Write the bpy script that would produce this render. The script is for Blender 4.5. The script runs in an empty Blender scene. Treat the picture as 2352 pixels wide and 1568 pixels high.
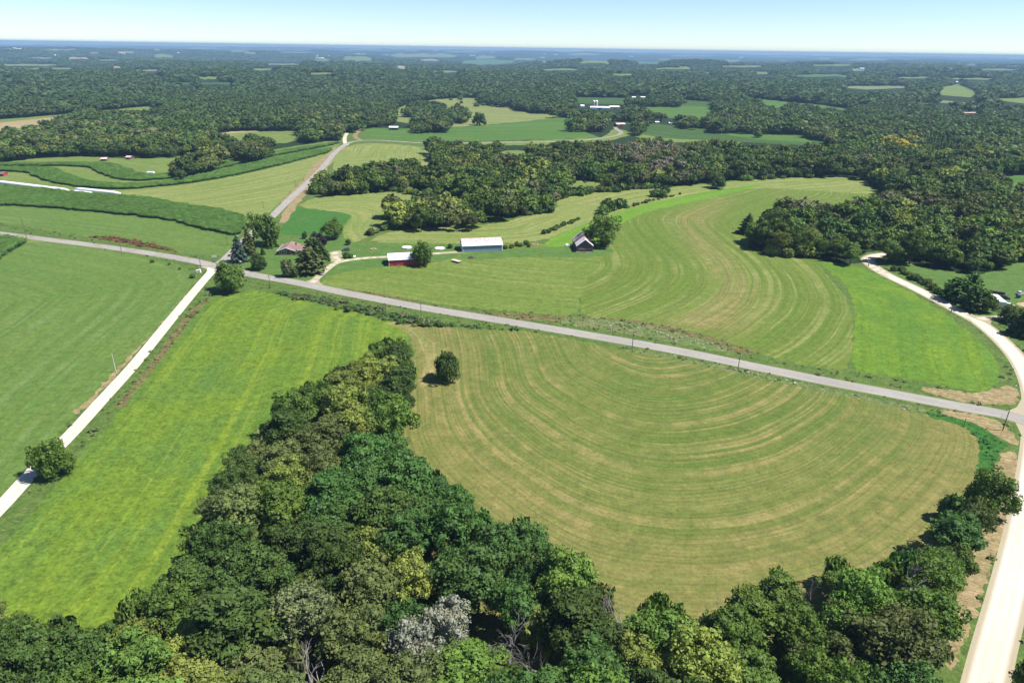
import bpy, bmesh, math, random
import numpy as np
from mathutils import Vector, Matrix
from mathutils.geometry import delaunay_2d_cdt

scene = bpy.context.scene
COL = scene.collection

# ------------------------------------------------------------------ camera
CAM_H = 110.0
FPX = 1568.0                                   # focal length in pixels of a 2352 px wide picture (24 mm on 36 mm)
PITCH = math.atan((784 - 111) / FPX)
ROLL = math.atan(34 / 2352.0)
AX_F = np.array([0, math.cos(PITCH), -math.sin(PITCH)])
_r0 = np.array([1.0, 0, 0]); _u0 = np.array([0, math.sin(PITCH), math.cos(PITCH)])
AX_R = math.cos(ROLL) * _r0 + math.sin(ROLL) * _u0
AX_U = -math.sin(ROLL) * _r0 + math.cos(ROLL) * _u0
cam_d = bpy.data.cameras.new('camera')
cam_d.lens = 24.0; cam_d.sensor_width = 36.0; cam_d.clip_start = 0.5; cam_d.clip_end = 90000.0
cam = bpy.data.objects.new('camera', cam_d)
M3 = Matrix(((AX_R[0], AX_U[0], -AX_F[0]), (AX_R[1], AX_U[1], -AX_F[1]), (AX_R[2], AX_U[2], -AX_F[2])))
cam.matrix_world = Matrix.Translation((0, 0, CAM_H)) @ M3.to_4x4()
COL.objects.link(cam); scene.camera = cam

# ------------------------------------------------------------------ light
SUN_EL = math.radians(56); SUN_AZ = math.radians(-7)     # azimuth measured from +X towards +Y
world = bpy.data.worlds.new('World'); scene.world = world; world.use_nodes = True
wn = world.node_tree; wn.nodes.clear()
sky = wn.nodes.new('ShaderNodeTexSky'); sky.sky_type = 'NISHITA'; sky.sun_disc = False
sky.sun_elevation = SUN_EL; sky.sun_rotation = math.radians(90) - SUN_AZ
sky.altitude = 2600; sky.air_density = 1.0; sky.dust_density = 0.15; sky.ozone_density = 4.5
bg = wn.nodes.new('ShaderNodeBackground'); bg.inputs[1].default_value = 0.073
wo = wn.nodes.new('ShaderNodeOutputWorld')
wn.links.new(sky.outputs[0], bg.inputs[0]); wn.links.new(bg.outputs[0], wo.inputs[0])
sun_d = bpy.data.lights.new('sun', 'SUN'); sun_d.energy = 5.0; sun_d.angle = math.radians(0.53); sun_d.color = (1.0, 0.96, 0.9)
sun = bpy.data.objects.new('sun', sun_d)
sdir = Vector((math.cos(SUN_EL) * math.cos(SUN_AZ), math.cos(SUN_EL) * math.sin(SUN_AZ), math.sin(SUN_EL)))
sun.rotation_euler = sdir.to_track_quat('Z', 'Y').to_euler(); sun.location = sdir * 500
COL.objects.link(sun)
scene.view_settings.view_transform = 'Standard'; scene.view_settings.look = 'None'
scene.view_settings.exposure = 1.07; scene.view_settings.gamma = 1.0; scene.view_settings.use_curve_mapping = False
scene.cycles.max_bounces = 5; scene.cycles.diffuse_bounces = 2; scene.cycles.glossy_bounces = 2
scene.cycles.transmission_bounces = 2; scene.cycles.volume_bounces = 0; scene.cycles.transparent_max_bounces = 4
HAZE_DENSITY = 8.2e-5

# ------------------------------------------------------------------ terrain height and picture -> ground mapping (used only to lay things out)
_hr = np.random.default_rng(7)
_W = []
for lam, w in ((2600, 1.0), (1900, .8), (1400, .7), (1050, .6), (800, .45), (620, .3)):
    for k in range(2):
        a = _hr.uniform(0, 2 * math.pi)
        _W.append((math.cos(a) * 2 * math.pi / lam, math.sin(a) * 2 * math.pi / lam, _hr.uniform(0, 6.28), w))
_WS = sum(w[3] for w in _W) * 0.5
def height(x, y):
    x = np.asarray(x, float); y = np.asarray(y, float)
    r = np.sqrt(x * x + y * y)
    n = np.zeros_like(r)
    for kx, ky, ph, w in _W: n = n + w * np.sin(kx * x + ky * y + ph)
    n = n / _WS
    big = (np.sin(x / 2900 + 1.1) * np.sin(y / 2300 + .4) + np.sin(x / 1700 - y / 2600 + 2.) * .7)
    t = np.clip((r - 430) / 1300, 0, 1); t = t * t * (3 - 2 * t)
    t2 = np.clip((r - 1500) / 5000, 0, 1); t2 = t2 * t2 * (3 - 2 * t2)
    t3 = np.clip((r - 6000) / 9000, 0, 1)
    amp = 7.0 * t + 27 * t2 + 4 * t3
    return n * amp + big * (24 * t2 + 8 * t3) - 22 * t2
def project(x, y, z):
    x = np.asarray(x, float); y = np.asarray(y, float); z = np.asarray(z, float) - CAM_H
    w = x * AX_F[0] + y * AX_F[1] + z * AX_F[2]
    u = x * AX_R[0] + y * AX_R[1] + z * AX_R[2]
    v = x * AX_U[0] + y * AX_U[1] + z * AX_U[2]
    w = np.where(w < 1, 1, w)
    return 1176 + FPX * u / w, 784 - FPX * v / w
_T = np.concatenate([[20.0], 60 * 1.012 ** np.arange(0, 560)])
def ground(px, py):
    """picture points (2352 px wide) -> points on the terrain"""
    px = np.atleast_1d(np.asarray(px, float)); py = np.atleast_1d(np.asarray(py, float))
    d = AX_F[None] + ((px - 1176) / FPX)[:, None] * AX_R[None] + ((784 - py) / FPX)[:, None] * AX_U[None]
    out = np.zeros((len(px), 2))
    X = d[:, 0:1] * _T; Y = d[:, 1:2] * _T; Z = CAM_H + d[:, 2:3] * _T
    below = Z < height(X, Y)
    hit = below.any(1); idx = np.where(hit, below.argmax(1), len(_T) - 1); idx = np.maximum(idx, 1)
    lo = _T[idx - 1].copy(); hi = _T[idx].copy()
    for _ in range(18):
        m = (lo + hi) / 2
        b = CAM_H + d[:, 2] * m < height(d[:, 0] * m, d[:, 1] * m)
        hi = np.where(b, m, hi); lo = np.where(b, lo, m)
    out[:, 0] = d[:, 0] * hi; out[:, 1] = d[:, 1] * hi
    return out
def at(px, py, dz=0.0):
    q = ground(px, py)[0]
    return Vector((q[0], q[1], float(height(q[0], q[1])) + dz))
def rise(px, py, ptop):
    """height in metres of something whose foot is at (px, py) and whose top shows at ptop"""
    g = at(px, py); lo, hi = 0.0, 60.0
    for _ in range(40):
        m = (lo + hi) / 2
        if project(g.x, g.y, g.z + m)[1] > ptop: lo = m
        else: hi = m
    return lo
def depth_at(g): return float(g.x * AX_F[0] + g.y * AX_F[1] + (g.z - CAM_H) * AX_F[2])
def inside(px, py, poly):
    px = np.asarray(px, float); py = np.asarray(py, float); poly = np.asarray(poly, float)
    res = np.zeros(px.shape, bool)
    bb = (px >= poly[:, 0].min()) & (px <= poly[:, 0].max()) & (py >= poly[:, 1].min()) & (py <= poly[:, 1].max())
    if not bb.any(): return res
    x = px[bb]; y = py[bb]; c = np.zeros(x.shape, bool)
    x0, y0 = poly[-1]
    for x1, y1 in poly:
        if y0 != y1:
            c ^= ((y1 > y) != (y0 > y)) & (x < (x0 - x1) * (y - y1) / (y0 - y1) + x1)
        x0, y0 = x1, y1
    res[bb] = c
    return res
def chaikin(p, closed=True, n=2):
    p = np.asarray(p, float)
    for _ in range(n):
        if closed:
            q = np.roll(p, -1, 0); p = np.stack([p * .75 + q * .25, p * .25 + q * .75], 1).reshape(-1, 2)
        else:
            a = p[:-1]; b = p[1:]; m = np.stack([a * .75 + b * .25, a * .25 + b * .75], 1).reshape(-1, 2)
            p = np.vstack([p[:1], m, p[-1:]])
    return p
def densify(p, step, closed=True):
    p = np.asarray(p, float); out = []
    n = len(p)
    for i in range(n if closed else n - 1):
        a = p[i]; b = p[(i + 1) % n]; k = max(1, int(math.ceil(np.hypot(*(b - a)) / step)))
        for j in range(k): out.append(a + (b - a) * j / k)
    if not closed: out.append(p[-1])
    return np.array(out)
def seg_dist(pts, line):
    """distance to a polyline and length along it"""
    pts = np.asarray(pts, float); line = np.asarray(line, float)
    best = np.full(len(pts), 1e9); along = np.zeros(len(pts)); ang = np.zeros(len(pts)); acc = 0.0
    for a, b in zip(line[:-1], line[1:]):
        v = b - a; L = np.hypot(*v)
        if L < 1e-6: continue
        t = np.clip(((pts - a) @ v) / L ** 2, 0, 1)
        d = np.hypot(*(pts - (a + t[:, None] * v)).T)
        m = d < best
        best[m] = d[m]; along[m] = acc + t[m] * L; ang[m] = math.atan2(v[1], v[0]); acc += L
    return best, along, ang

# ------------------------------------------------------------------ tagging
def tag(o, label=None, cat=None, group=None, kind=None):
    if label: o['label'] = label
    if cat: o['category'] = cat
    if group: o['group'] = group
    if kind: o['kind'] = kind
    return o
def empty(name, loc, rz=0.0):
    o = bpy.data.objects.new(name, None); COL.objects.link(o)
    o.empty_display_size = .5; o.location = loc; o.rotation_euler = (0, 0, rz)
    return o
def link(name, me, parent=None, loc=None, rot=None, mat=None):
    o = bpy.data.objects.new(name, me); COL.objects.link(o)
    if parent is not None: o.parent = parent
    if loc is not None: o.location = loc
    if rot is not None: o.rotation_euler = rot
    if mat is not None and len(me.materials) == 0: me.materials.append(mat)
    return o
def mesh_np(name, verts, faces, mat=None, smooth=False):
    """verts (n,3) and faces (m,k) numpy -> mesh, fast"""
    me = bpy.data.meshes.new(name)
    verts = np.asarray(verts, np.float32)
    if isinstance(faces, (list, tuple)): groups = [np.asarray(f, np.int32) for f in faces if len(f)]
    else: groups = [np.asarray(faces, np.int32)]
    me.vertices.add(len(verts)); me.vertices.foreach_set('co', verts.ravel())
    nl = sum(g.size for g in groups); nf = sum(len(g) for g in groups)
    me.loops.add(nl); me.polygons.add(nf)
    me.loops.foreach_set('vertex_index', np.concatenate([g.ravel() for g in groups]))
    starts = []; s = 0
    for g in groups:
        k = g.shape[1]; starts.append(s + np.arange(len(g)) * k); s += g.size
    me.polygons.foreach_set('loop_start', np.concatenate(starts).astype(np.int32))
    if smooth: me.polygons.foreach_set('use_smooth', np.ones(nf, bool))
    me.update(calc_edges=True); me.validate()
    if mat is not None: me.materials.append(mat)
    return me
class MB:
    """collects simple solids, then builds one mesh"""
    def __init__(s): s.v = []; s.f = []
    def add(s, vs, fs):
        b = len(s.v); s.v += [tuple(v) for v in vs]; s.f += [tuple(i + b for i in f) for f in fs]; return s
    def box(s, x0, x1, y0, y1, z0, z1):
        return s.add([(x0, y0, z0), (x1, y0, z0), (x1, y1, z0), (x0, y1, z0), (x0, y0, z1), (x1, y0, z1), (x1, y1, z1), (x0, y1, z1)],
                     [(0, 3, 2, 1), (4, 5, 6, 7), (0, 1, 5, 4), (1, 2, 6, 5), (2, 3, 7, 6), (3, 0, 4, 7)])
    def slab(s, quad, t):
        """a thick sheet: four corner points and a thickness downwards"""
        q = [Vector(p) for p in quad]; n = (q[1] - q[0]).cross(q[3] - q[0]).normalized()
        if n.z < 0: n = -n
        lo = [p - n * t for p in q]
        return s.add(q + lo, [(0, 1, 2, 3), (7, 6, 5, 4), (0, 4, 5, 1), (1, 5, 6, 2), (2, 6, 7, 3), (3, 7, 4, 0)])
    def tube(s, pts, rad, n=6, cap=True):
        pts = [Vector(p) for p in pts]; b = len(s.v)
        for i, p in enumerate(pts):
            d = (pts[min(i + 1, len(pts) - 1)] - pts[max(i - 1, 0)]).normalized()
            u = d.cross(Vector((0, 0, 1)) if abs(d.z) < .9 else Vector((1, 0, 0))).normalized(); w = d.cross(u)
            r = rad[i] if isinstance(rad, (list, tuple)) else rad
            for k in range(n):
                a = 2 * math.pi * k / n; s.v.append(tuple(p + (u * math.cos(a) + w * math.sin(a)) * r))
        for i in range(len(pts) - 1):
            for k in range(n):
                a = b + i * n + k; c = b + i * n + (k + 1) % n; s.f.append((a, c, c + n, a + n))
        if cap:
            s.f.append(tuple(b + k for k in range(n))[::-1]); s.f.append(tuple(b + (len(pts) - 1) * n + k for k in range(n)))
        return s
    def disc(s, r, z0, z1, n=20, r2=None, cx=0, cy=0):
        r2 = r if r2 is None else r2; b = len(s.v)
        for k in range(n): a = 2 * math.pi * k / n; s.v.append((cx + r * math.cos(a), cy + r * math.sin(a), z0))
        for k in range(n): a = 2 * math.pi * k / n; s.v.append((cx + r2 * math.cos(a), cy + r2 * math.sin(a), z1))
        for k in range(n): s.f.append((b + k, b + (k + 1) % n, b + n + (k + 1) % n, b + n + k))
        s.f.append(tuple(b + k for k in range(n))[::-1]); s.f.append(tuple(b + n + k for k in range(n)))
        return s
    def mesh(s, name, mat, smooth=False):
        me = bpy.data.meshes.new(name); me.from_pydata(s.v, [], s.f); me.update()
        if smooth: me.polygons.foreach_set('use_smooth', np.ones(len(me.polygons), bool))
        me.materials.append(mat); return me
    def build(s, name, mat, parent=None, smooth=False, label=None):
        o = link(name, s.mesh(name, mat, smooth), parent)
        if label: o['label'] = label
        return o

# ------------------------------------------------------------------ materials
def lin(c):
    c = c / 255.0
    return c / 12.92 if c <= .04045 else ((c + .055) / 1.055) ** 2.4
def ab(r, g, b, k=0.38):
    """picture colour of a sunlit surface -> base colour"""
    return (lin(r) * k, lin(g) * k, lin(b) * k, 1.0)
class NT:
    def __init__(s, name):
        s.m = bpy.data.materials.new(name); s.m.use_nodes = True; s.t = s.m.node_tree; s.t.nodes.clear()
        s.out = s.t.nodes.new('ShaderNodeOutputMaterial'); s.p = s.t.nodes.new('ShaderNodeBsdfPrincipled')
        s.t.links.new(s.p.outputs[0], s.out.inputs[0]); s.p.inputs['Roughness'].default_value = .9
        s.p.inputs['Specular IOR Level'].default_value = .15
    def n(s, typ, **kw):
        x = s.t.nodes.new(typ)
        for k, v in kw.items(): setattr(x, k, v)
        return x
    def l(s, a, b): s.t.links.new(a, b)
    def setv(s, sock, v):
        if hasattr(v, 'is_linked') or isinstance(v, bpy.types.NodeSocket): s.l(v, sock)
        else: sock.default_value = v
    def noise(s, vec, scale, detail=3, rough=.55, dist=0.0):
        x = s.n('ShaderNodeTexNoise'); x.inputs['Scale'].default_value = scale; x.inputs['Detail'].default_value = detail
        x.inputs['Roughness'].default_value = rough; x.inputs['Distortion'].default_value = dist
        if vec is not None: s.l(vec, x.inputs['Vector'])
        return x.outputs['Fac']
    def ramp(s, fac, lo, hi):
        x = s.n('ShaderNodeMapRange'); x.inputs['From Min'].default_value = lo; x.inputs['From Max'].default_value = hi
        s.l(fac, x.inputs['Value']); return x.outputs[0]
    def math(s, op, a, b=0.0):
        x = s.n('ShaderNodeMath', operation=op); s.setv(x.inputs[0], a); s.setv(x.inputs[1], b); return x.outputs[0]
    def mix(s, fac, a, b, mode='MIX'):
        x = s.n('ShaderNodeMix', data_type='RGBA', blend_type=mode)
        s.setv(x.inputs[0], fac); s.setv(x.inputs[6], a); s.setv(x.inputs[7], b); return x.outputs[2]
    def pos(s): return s.n('ShaderNodeNewGeometry').outputs['Position']
    def obj(s): return s.n('ShaderNodeTexCoord').outputs['Object']
    def attr(s, name, typ='GEOMETRY'):
        x = s.n('ShaderNodeAttribute', attribute_type=typ); x.attribute_name = name; return x
    def comb(s, x, y, z=0.0):
        c = s.n('ShaderNodeCombineXYZ'); s.setv(c.inputs[0], x); s.setv(c.inputs[1], y); s.setv(c.inputs[2], z); return c.outputs[0]
    def bump(s, h, strength=.3, dist=.1):
        b = s.n('ShaderNodeBump'); b.inputs['Strength'].default_value = strength; b.inputs['Distance'].default_value = dist
        s.l(h, b.inputs['Height']); s.l(b.outputs[0], s.p.inputs['Normal'])

def field_mat(name, base, patch, streak, width=6.0, amt=.5, patch_amt=.6, patch_size=45., tracks=0.0, track_col=None, fine=.35, speck=0.0, speck_col=None, gloss=.1, zone_col=None, zone_amt=.6):
    """grass or crop: patches, mowing streaks that follow the stored distance to a guide line, fine grain"""
    s = NT(name); P = s.pos()
    n1 = s.noise(P, 1 / patch_size, 4, .6); n2 = s.noise(P, 1 / 7.0, 4, .65); n3 = s.noise(P, 1 / 0.9, 3, .7)
    c = s.mix(s.math('MULTIPLY', s.ramp(n1, .38, .62), patch_amt), base, patch)
    if amt > 0 or tracks > 0:
        sd = s.attr('sd').outputs['Fac']; sa = s.attr('sa').outputs['Fac']
        wob = s.math('MULTIPLY', s.noise(P, 1 / 45., 1), 3.5)
        sdw = s.math('ADD', sd, wob)
        st = s.noise(s.comb(s.math('DIVIDE', sdw, width), s.math('DIVIDE', sa, width * 45)), 1.0, 2, .6)
        c = s.mix(s.math('MULTIPLY', s.ramp(st, .40, .62), amt), c, streak)
        if zone_col is not None:
            z = s.attr('zone').outputs['Fac']; zs = s.noise(s.comb(s.math('DIVIDE', s.attr('sd').outputs['Fac'], 3.4), s.math('DIVIDE', s.attr('sa').outputs['Fac'], 150.), 5.5), 1.0, 3, .6)
            c = s.mix(s.math('MULTIPLY', z, s.math('ADD', s.math('MULTIPLY', s.ramp(zs, .36, .60), zone_amt), .2)), c, zone_col)
        th = s.noise(s.comb(s.math('DIVIDE', sdw, width * .22), s.math('DIVIDE', sa, width * 26), 9.1), 1.0, 2, .6)
        light = (min(1, streak[0] * 1.3), min(1, streak[1] * 1.2), min(1, streak[2] * 1.35), 1); low = (base[0] * .72, base[1] * .8, base[2] * .7, 1)
        c = s.mix(s.math('MULTIPLY', s.ramp(th, .53, .60), amt * .95), c, light)
        c = s.mix(s.math('MULTIPLY', s.ramp(th, .48, .40), amt * .8), c, low)
        if tracks > 0:
            t1 = s.noise(s.comb(s.math('DIVIDE', sdw, width * .34), s.math('DIVIDE', sa, width * 40), 3.7), 1.0, 1, .5)
            brk = s.ramp(s.noise(P, 1 / 55., 4, .65), .40, .56)
            t1 = s.math('MULTIPLY', s.ramp(t1, .55, .61), s.math('MULTIPLY', brk, tracks))
            c = s.mix(t1, c, track_col)
    dk = s.mix(.5, base, (base[0] * .45, base[1] * .5, base[2] * .45, 1))
    c = s.mix(s.math('MULTIPLY', s.ramp(n2, .60, .38), .42), c, dk)
    if speck > 0:
        sp = s.math('MULTIPLY', s.ramp(s.noise(P, 1 / 1.6, 2, .7), .60, .70), speck)
        c = s.mix(sp, c, speck_col)
    n4 = s.noise(P, 1 / 2.8, 4, .75); g = s.ramp(s.math('ADD', s.math('MULTIPLY', n3, .5), s.math('MULTIPLY', n4, .5)), .36, .64); fine = min(.95, fine * 1.5)
    c2 = s.mix(1.0, c, s.comb(*(s.math('ADD', s.math('MULTIPLY', g, fine), 1 - fine * .5),) * 3), 'MULTIPLY')
    s.l(c2, s.p.inputs['Base Color']); s.p.inputs['Specular IOR Level'].default_value = gloss
    s.bump(n4, .6, .5)
    return s.m
def plain_mat(name, col, rough=.7, var=.25, scale=2.0, spec=.3, metal=0.0, col2=None, sharp=(.35, .65)):
    s = NT(name); n = s.noise(s.obj(), scale, 4, .65)
    c2 = col2 if col2 else (col[0] * (1 - var), col[1] * (1 - var), col[2] * (1 - var), 1)
    c = s.mix(s.ramp(n, *sharp), col, c2); s.l(c, s.p.inputs['Base Color'])
    s.p.inputs['Roughness'].default_value = rough; s.p.inputs['Specular IOR Level'].default_value = spec; s.p.inputs['Metallic'].default_value = metal
    return s.m
def leaf_mat(name, source):
    s = NT(name)
    if source == 'object': tint = s.n('ShaderNodeObjectInfo').outputs['Color']
    else: tint = s.attr('tint', 'INSTANCER').outputs['Color']
    P = s.pos()
    n = s.ramp(s.noise(P, 1 / 2.2, 3, .7), .3, .7); nf = s.ramp(s.noise(P, 1 / .35, 2, .7), .3, .7)
    k = s.math('ADD', s.math('MULTIPLY', n, .55), s.math('ADD', s.math('MULTIPLY', nf, .7 if source == 'object' else .25), .45 if source == 'object' else .6))
    c = s.mix(1.0, tint, s.comb(k, k, k), 'MULTIPLY')
    c = s.mix(s.math('MULTIPLY', s.ramp(s.noise(P, 1 / 4.5, 2), .5, .75), .4), c, s.mix(1.0, tint, (1.5, 1.15, .7, 1), 'MULTIPLY'))
    s.l(c, s.p.inputs['Base Color']); s.p.inputs['Roughness'].default_value = .6; s.p.inputs['Specular IOR Level'].default_value = .12
    tr = s.n('ShaderNodeBsdfTranslucent'); s.l(s.mix(1.0, c, (1.2, 1.3, .6, 1), 'MULTIPLY'), tr.inputs[0])
    mx = s.n('ShaderNodeMixShader'); mx.inputs[0].default_value = .22
    s.l(s.p.outputs[0], mx.inputs[1]); s.l(tr.outputs[0], mx.inputs[2]); s.l(mx.outputs[0], s.out.inputs[0])
    return s.m
# ------------------------------------------------------------------ ground cover materials
TAN = ab(186, 168, 112); DGREEN = ab(84, 128, 58)
M = {}
M['left_hay'] = field_mat('left_hay', ab(126, 158, 72), ab(150, 164, 84), ab(106, 146, 70), 5.0, .65, .5, 38, .55, ab(150, 172, 108), fine=.45)
M['alfalfa'] = field_mat('alfalfa', ab(132, 163, 56), ab(104, 146, 70), ab(152, 176, 52), 11.0, .45, .85, 26, .0, None, fine=.7, speck=.45, speck_col=ab(72, 118, 50))
M['big_hay'] = field_mat('big_hay', ab(116, 146, 64), ab(144, 154, 76), ab(152, 152, 84), 3.4, .5, .85, 34, .6, ab(200, 178, 120), fine=.38, zone_col=ab(178, 160, 100), speck=.3, speck_col=ab(90, 120, 55))
M['west_hay'] = field_mat('west_hay', ab(138, 162, 72), ab(160, 172, 86), ab(120, 152, 62), 4.0, .75, .7, 24, .6, ab(176, 180, 110), fine=.5)
M['east_hay'] = field_mat('east_hay', ab(134, 156, 66), ab(156, 166, 82), ab(116, 148, 58), 5.0, .85, .5, 40, .75, ab(178, 182, 110), fine=.4, zone_col=ab(190, 168, 116), zone_amt=.85)
M['tan_hay'] = field_mat('tan_hay', ab(158, 160, 90), ab(130, 156, 76), ab(184, 172, 112), 5.0, .8, .5, 30, .8, ab(200, 186, 128), fine=.4)
M['lime'] = field_mat('lime', ab(122, 162, 56), ab(148, 180, 52), ab(100, 150, 58), 14.0, .55, .8, 26, .0, None, fine=.55, speck=.3, speck_col=ab(84, 140, 50))
M['lime_strip'] = field_mat('lime_strip', ab(138, 182, 62), ab(158, 194, 56), ab(112, 170, 60), 6.0, .6, .5, 30, 0, None, fine=.4)
M['upper_hay'] = field_mat('upper_hay', ab(156, 174, 92), ab(132, 164, 80), ab(174, 182, 104), 7.0, .7, .6, 40, .6, ab(196, 192, 128), fine=.35)
M['far_hay'] = field_mat('far_hay', ab(142, 166, 84), ab(164, 174, 98), ab(122, 154, 72), 9.0, .5, .6, 60, .4, ab(190, 186, 120), fine=.3)
M['green_crop'] = field_mat('green_crop', ab(114, 154, 68), ab(142, 168, 80), ab(84, 132, 56), 14.0, .9, .7, 50, 0, None, fine=.35)
M['dark_crop'] = field_mat('dark_crop', ab(92, 128, 62), ab(116, 144, 72), ab(74, 110, 54), 14.0, .9, .7, 60, 0, None, fine=.3)
M['square_green'] = field_mat('square_green', ab(90, 144, 62), ab(110, 154, 68), ab(74, 134, 56), 6.0, .4, .4, 30, 0, None, fine=.35)
M['corn_soil'] = field_mat('corn_soil', ab(50, 88, 42), ab(60, 96, 46), ab(44, 76, 36), 6.0, .3, .3, 30, 0, None, fine=.4)
M['pasture'] = field_mat('pasture', ab(158, 172, 98), ab(184, 182, 118), ab(136, 162, 84), 20.0, .5, .7, 60, .3, ab(198, 188, 130), fine=.35)
M['lawn'] = field_mat('lawn', ab(112, 150, 72), ab(132, 160, 82), ab(98, 140, 64), 3.0, .4, .5, 14, .0, None, fine=.4, speck=.25, speck_col=ab(150, 170, 96))
M['verge'] = field_mat('verge', ab(112, 144, 66), ab(138, 152, 84), ab(92, 126, 58), 3.0, .4, .7, 9, .0, None, fine=.75, speck=.5, speck_col=ab(164, 164, 108))
M['brush'] = field_mat('brush', ab(140, 132, 84), ab(104, 130, 62), ab(160, 142, 96), 3.0, .5, .8, 7, .0, None, fine=.8, speck=.6, speck_col=ab(186, 170, 124))
M['weeds'] = field_mat('weeds', ab(84, 128, 58), ab(104, 134, 66), ab(120, 124, 72), 3.0, .4, .8, 6, 0, None, fine=.8, speck=.45, speck_col=ab(132, 116, 76))
M['flower'] = field_mat('flower', ab(128, 152, 84), ab(156, 150, 108), ab(118, 140, 74), 3.0, .4, .8, 10, 0, None, fine=.8, speck=.75, speck_col=ab(208, 210, 180))
M['dry'] = field_mat('dry', ab(192, 172, 124), ab(166, 158, 100), ab(206, 180, 140), 2.5, .6, .7, 6, 0, None, fine=.6, speck=.3, speck_col=ab(150, 140, 80))
M['rank_grass'] = field_mat('rank_grass', ab(76, 136, 54), ab(98, 152, 62), ab(62, 120, 48), 2.0, .6, .6, 7, 0, None, fine=.6)
M['red_weeds'] = field_mat('red_weeds', ab(128, 92, 58), ab(104, 124, 58), ab(146, 96, 64), 2.0, .6, .8, 6, 0, None, fine=.8)
M['tan_crop'] = field_mat('tan_crop', ab(206, 184, 140), ab(190, 172, 120), ab(214, 196, 150), 12.0, .5, .5, 50, 0, None, fine=.3)
M['pale_far'] = field_mat('pale_far', ab(150, 166, 116), ab(172, 176, 128), ab(140, 160, 106), 40.0, .2, .7, 160, 0, None, fine=.2)
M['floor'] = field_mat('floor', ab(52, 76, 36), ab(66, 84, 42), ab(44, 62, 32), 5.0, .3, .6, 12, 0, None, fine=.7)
M['far_wood'] = field_mat('far_wood', ab(52, 80, 44), ab(66, 96, 50), ab(40, 64, 38), 60.0, .5, .8, 420, 0, None, fine=.4)

def road_mat(name, base, dark, half, tracks, grain, sp):
    s = NT(name); P = s.pos(); sd = s.attr('sd').outputs['Fac']
    n = s.noise(P, 1 / 1.2, 4, .7); nb = s.noise(P, 1 / 18., 3, .6)
    c = s.mix(s.math('MULTIPLY', s.ramp(nb, .35, .65), .5), base, dark)
    w = s.math('ABSOLUTE', s.math('SUBTRACT', sd, tracks))
    t = s.math('MULTIPLY', s.ramp(w, .75, .15), .45); c = s.mix(t, c, dark)
    e = s.math('MULTIPLY', s.ramp(s.math('ADD', sd, s.math('MULTIPLY', n, .8)), half - .5, half + .35), .75); c = s.mix(e, c, sp)
    k = s.math('ADD', s.math('MULTIPLY', s.ramp(n, .3, .7), grain), 1 - grain / 2)
    c = s.mix(1.0, c, s.comb(k, k, k), 'MULTIPLY')
    s.l(c, s.p.inputs['Base Color']); s.p.inputs['Roughness'].default_value = .85; s.p.inputs['Specular IOR Level'].default_value = .2
    s.bump(n, .3, .05); return s.m
M['asphalt'] = road_mat('asphalt', ab(214, 209, 200), ab(186, 181, 173), 3.4, 1.5, .12, ab(176, 164, 136))
M['gravel'] = road_mat('gravel', ab(244, 236, 220, .52), ab(230, 218, 196, .47), 3.1, 1.1, .14, ab(196, 180, 140))
M['drive'] = road_mat('drive', ab(238, 228, 206, .5), ab(222, 210, 184, .46), 2.2, .9, .14, ab(184, 174, 124))

# ------------------------------------------------------------------ fields, roads and other ground cover (later entries lie over earlier ones)
REG = []
edge_rng = np.random.default_rng(21)
def region(name, poly, mat, guide=None, smooth=2, label=None, step=9.0, world=False, tags=()):
    if world: g = np.asarray(poly, float)
    else:
        p = chaikin(poly, True, smooth) if smooth else np.asarray(poly, float)
        p = densify(p, step); g = ground(p[:, 0], p[:, 1])
        keep = np.hypot(*(g - np.roll(g, 1, 0)).T) > .05; g = g[keep]; rg_ = np.hypot(*g.T); g = g + edge_rng.normal(0, 1, g.shape) * np.minimum(2.0, .18 + rg_ * .0011)[:, None]
    gg = None
    if guide is not None:
        q = densify(chaikin(guide, False, 3), 12, False); gg = ground(q[:, 0], q[:, 1])
    REG.append(dict(name=name, g=g, mat=mat, guide=gg, label=label, tags=tags, p=np.asarray(poly, float))); return REG[-1]

H_LEFT_TOP = [(-400, 378), (0, 374), (60, 366), (117, 362), (200, 359), (300, 365), (400, 362), (450, 352), (520, 345), (600, 348), (690, 334), (770, 322)]
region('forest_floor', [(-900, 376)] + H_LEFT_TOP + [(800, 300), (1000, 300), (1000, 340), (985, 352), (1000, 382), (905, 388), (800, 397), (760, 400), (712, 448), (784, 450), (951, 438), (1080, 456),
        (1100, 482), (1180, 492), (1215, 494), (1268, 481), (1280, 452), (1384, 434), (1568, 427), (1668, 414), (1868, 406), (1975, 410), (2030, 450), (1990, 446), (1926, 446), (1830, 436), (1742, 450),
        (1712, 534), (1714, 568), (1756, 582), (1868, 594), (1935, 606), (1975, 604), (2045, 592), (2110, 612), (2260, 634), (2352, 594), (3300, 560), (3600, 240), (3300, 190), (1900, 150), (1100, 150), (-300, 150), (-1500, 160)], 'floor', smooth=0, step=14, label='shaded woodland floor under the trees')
region('hay_field', [(-900, 378)] + H_LEFT_TOP + [(783, 336), (768, 350), (755, 362), (727, 374), (703, 405), (665, 445), (626, 482), (604, 500), (566, 520), (547, 545), (0, 560), (-900, 520)], 'far_hay', [(0, 390), (200, 432), (467, 418), (753, 348)], 0, 'pale mown hay between the corn strips west of the north road')
G_A = [(-200, 394), (0, 390), (85, 396), (150, 418), (267, 431), (400, 424), (533, 400), (700, 360), (765, 340)]
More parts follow.
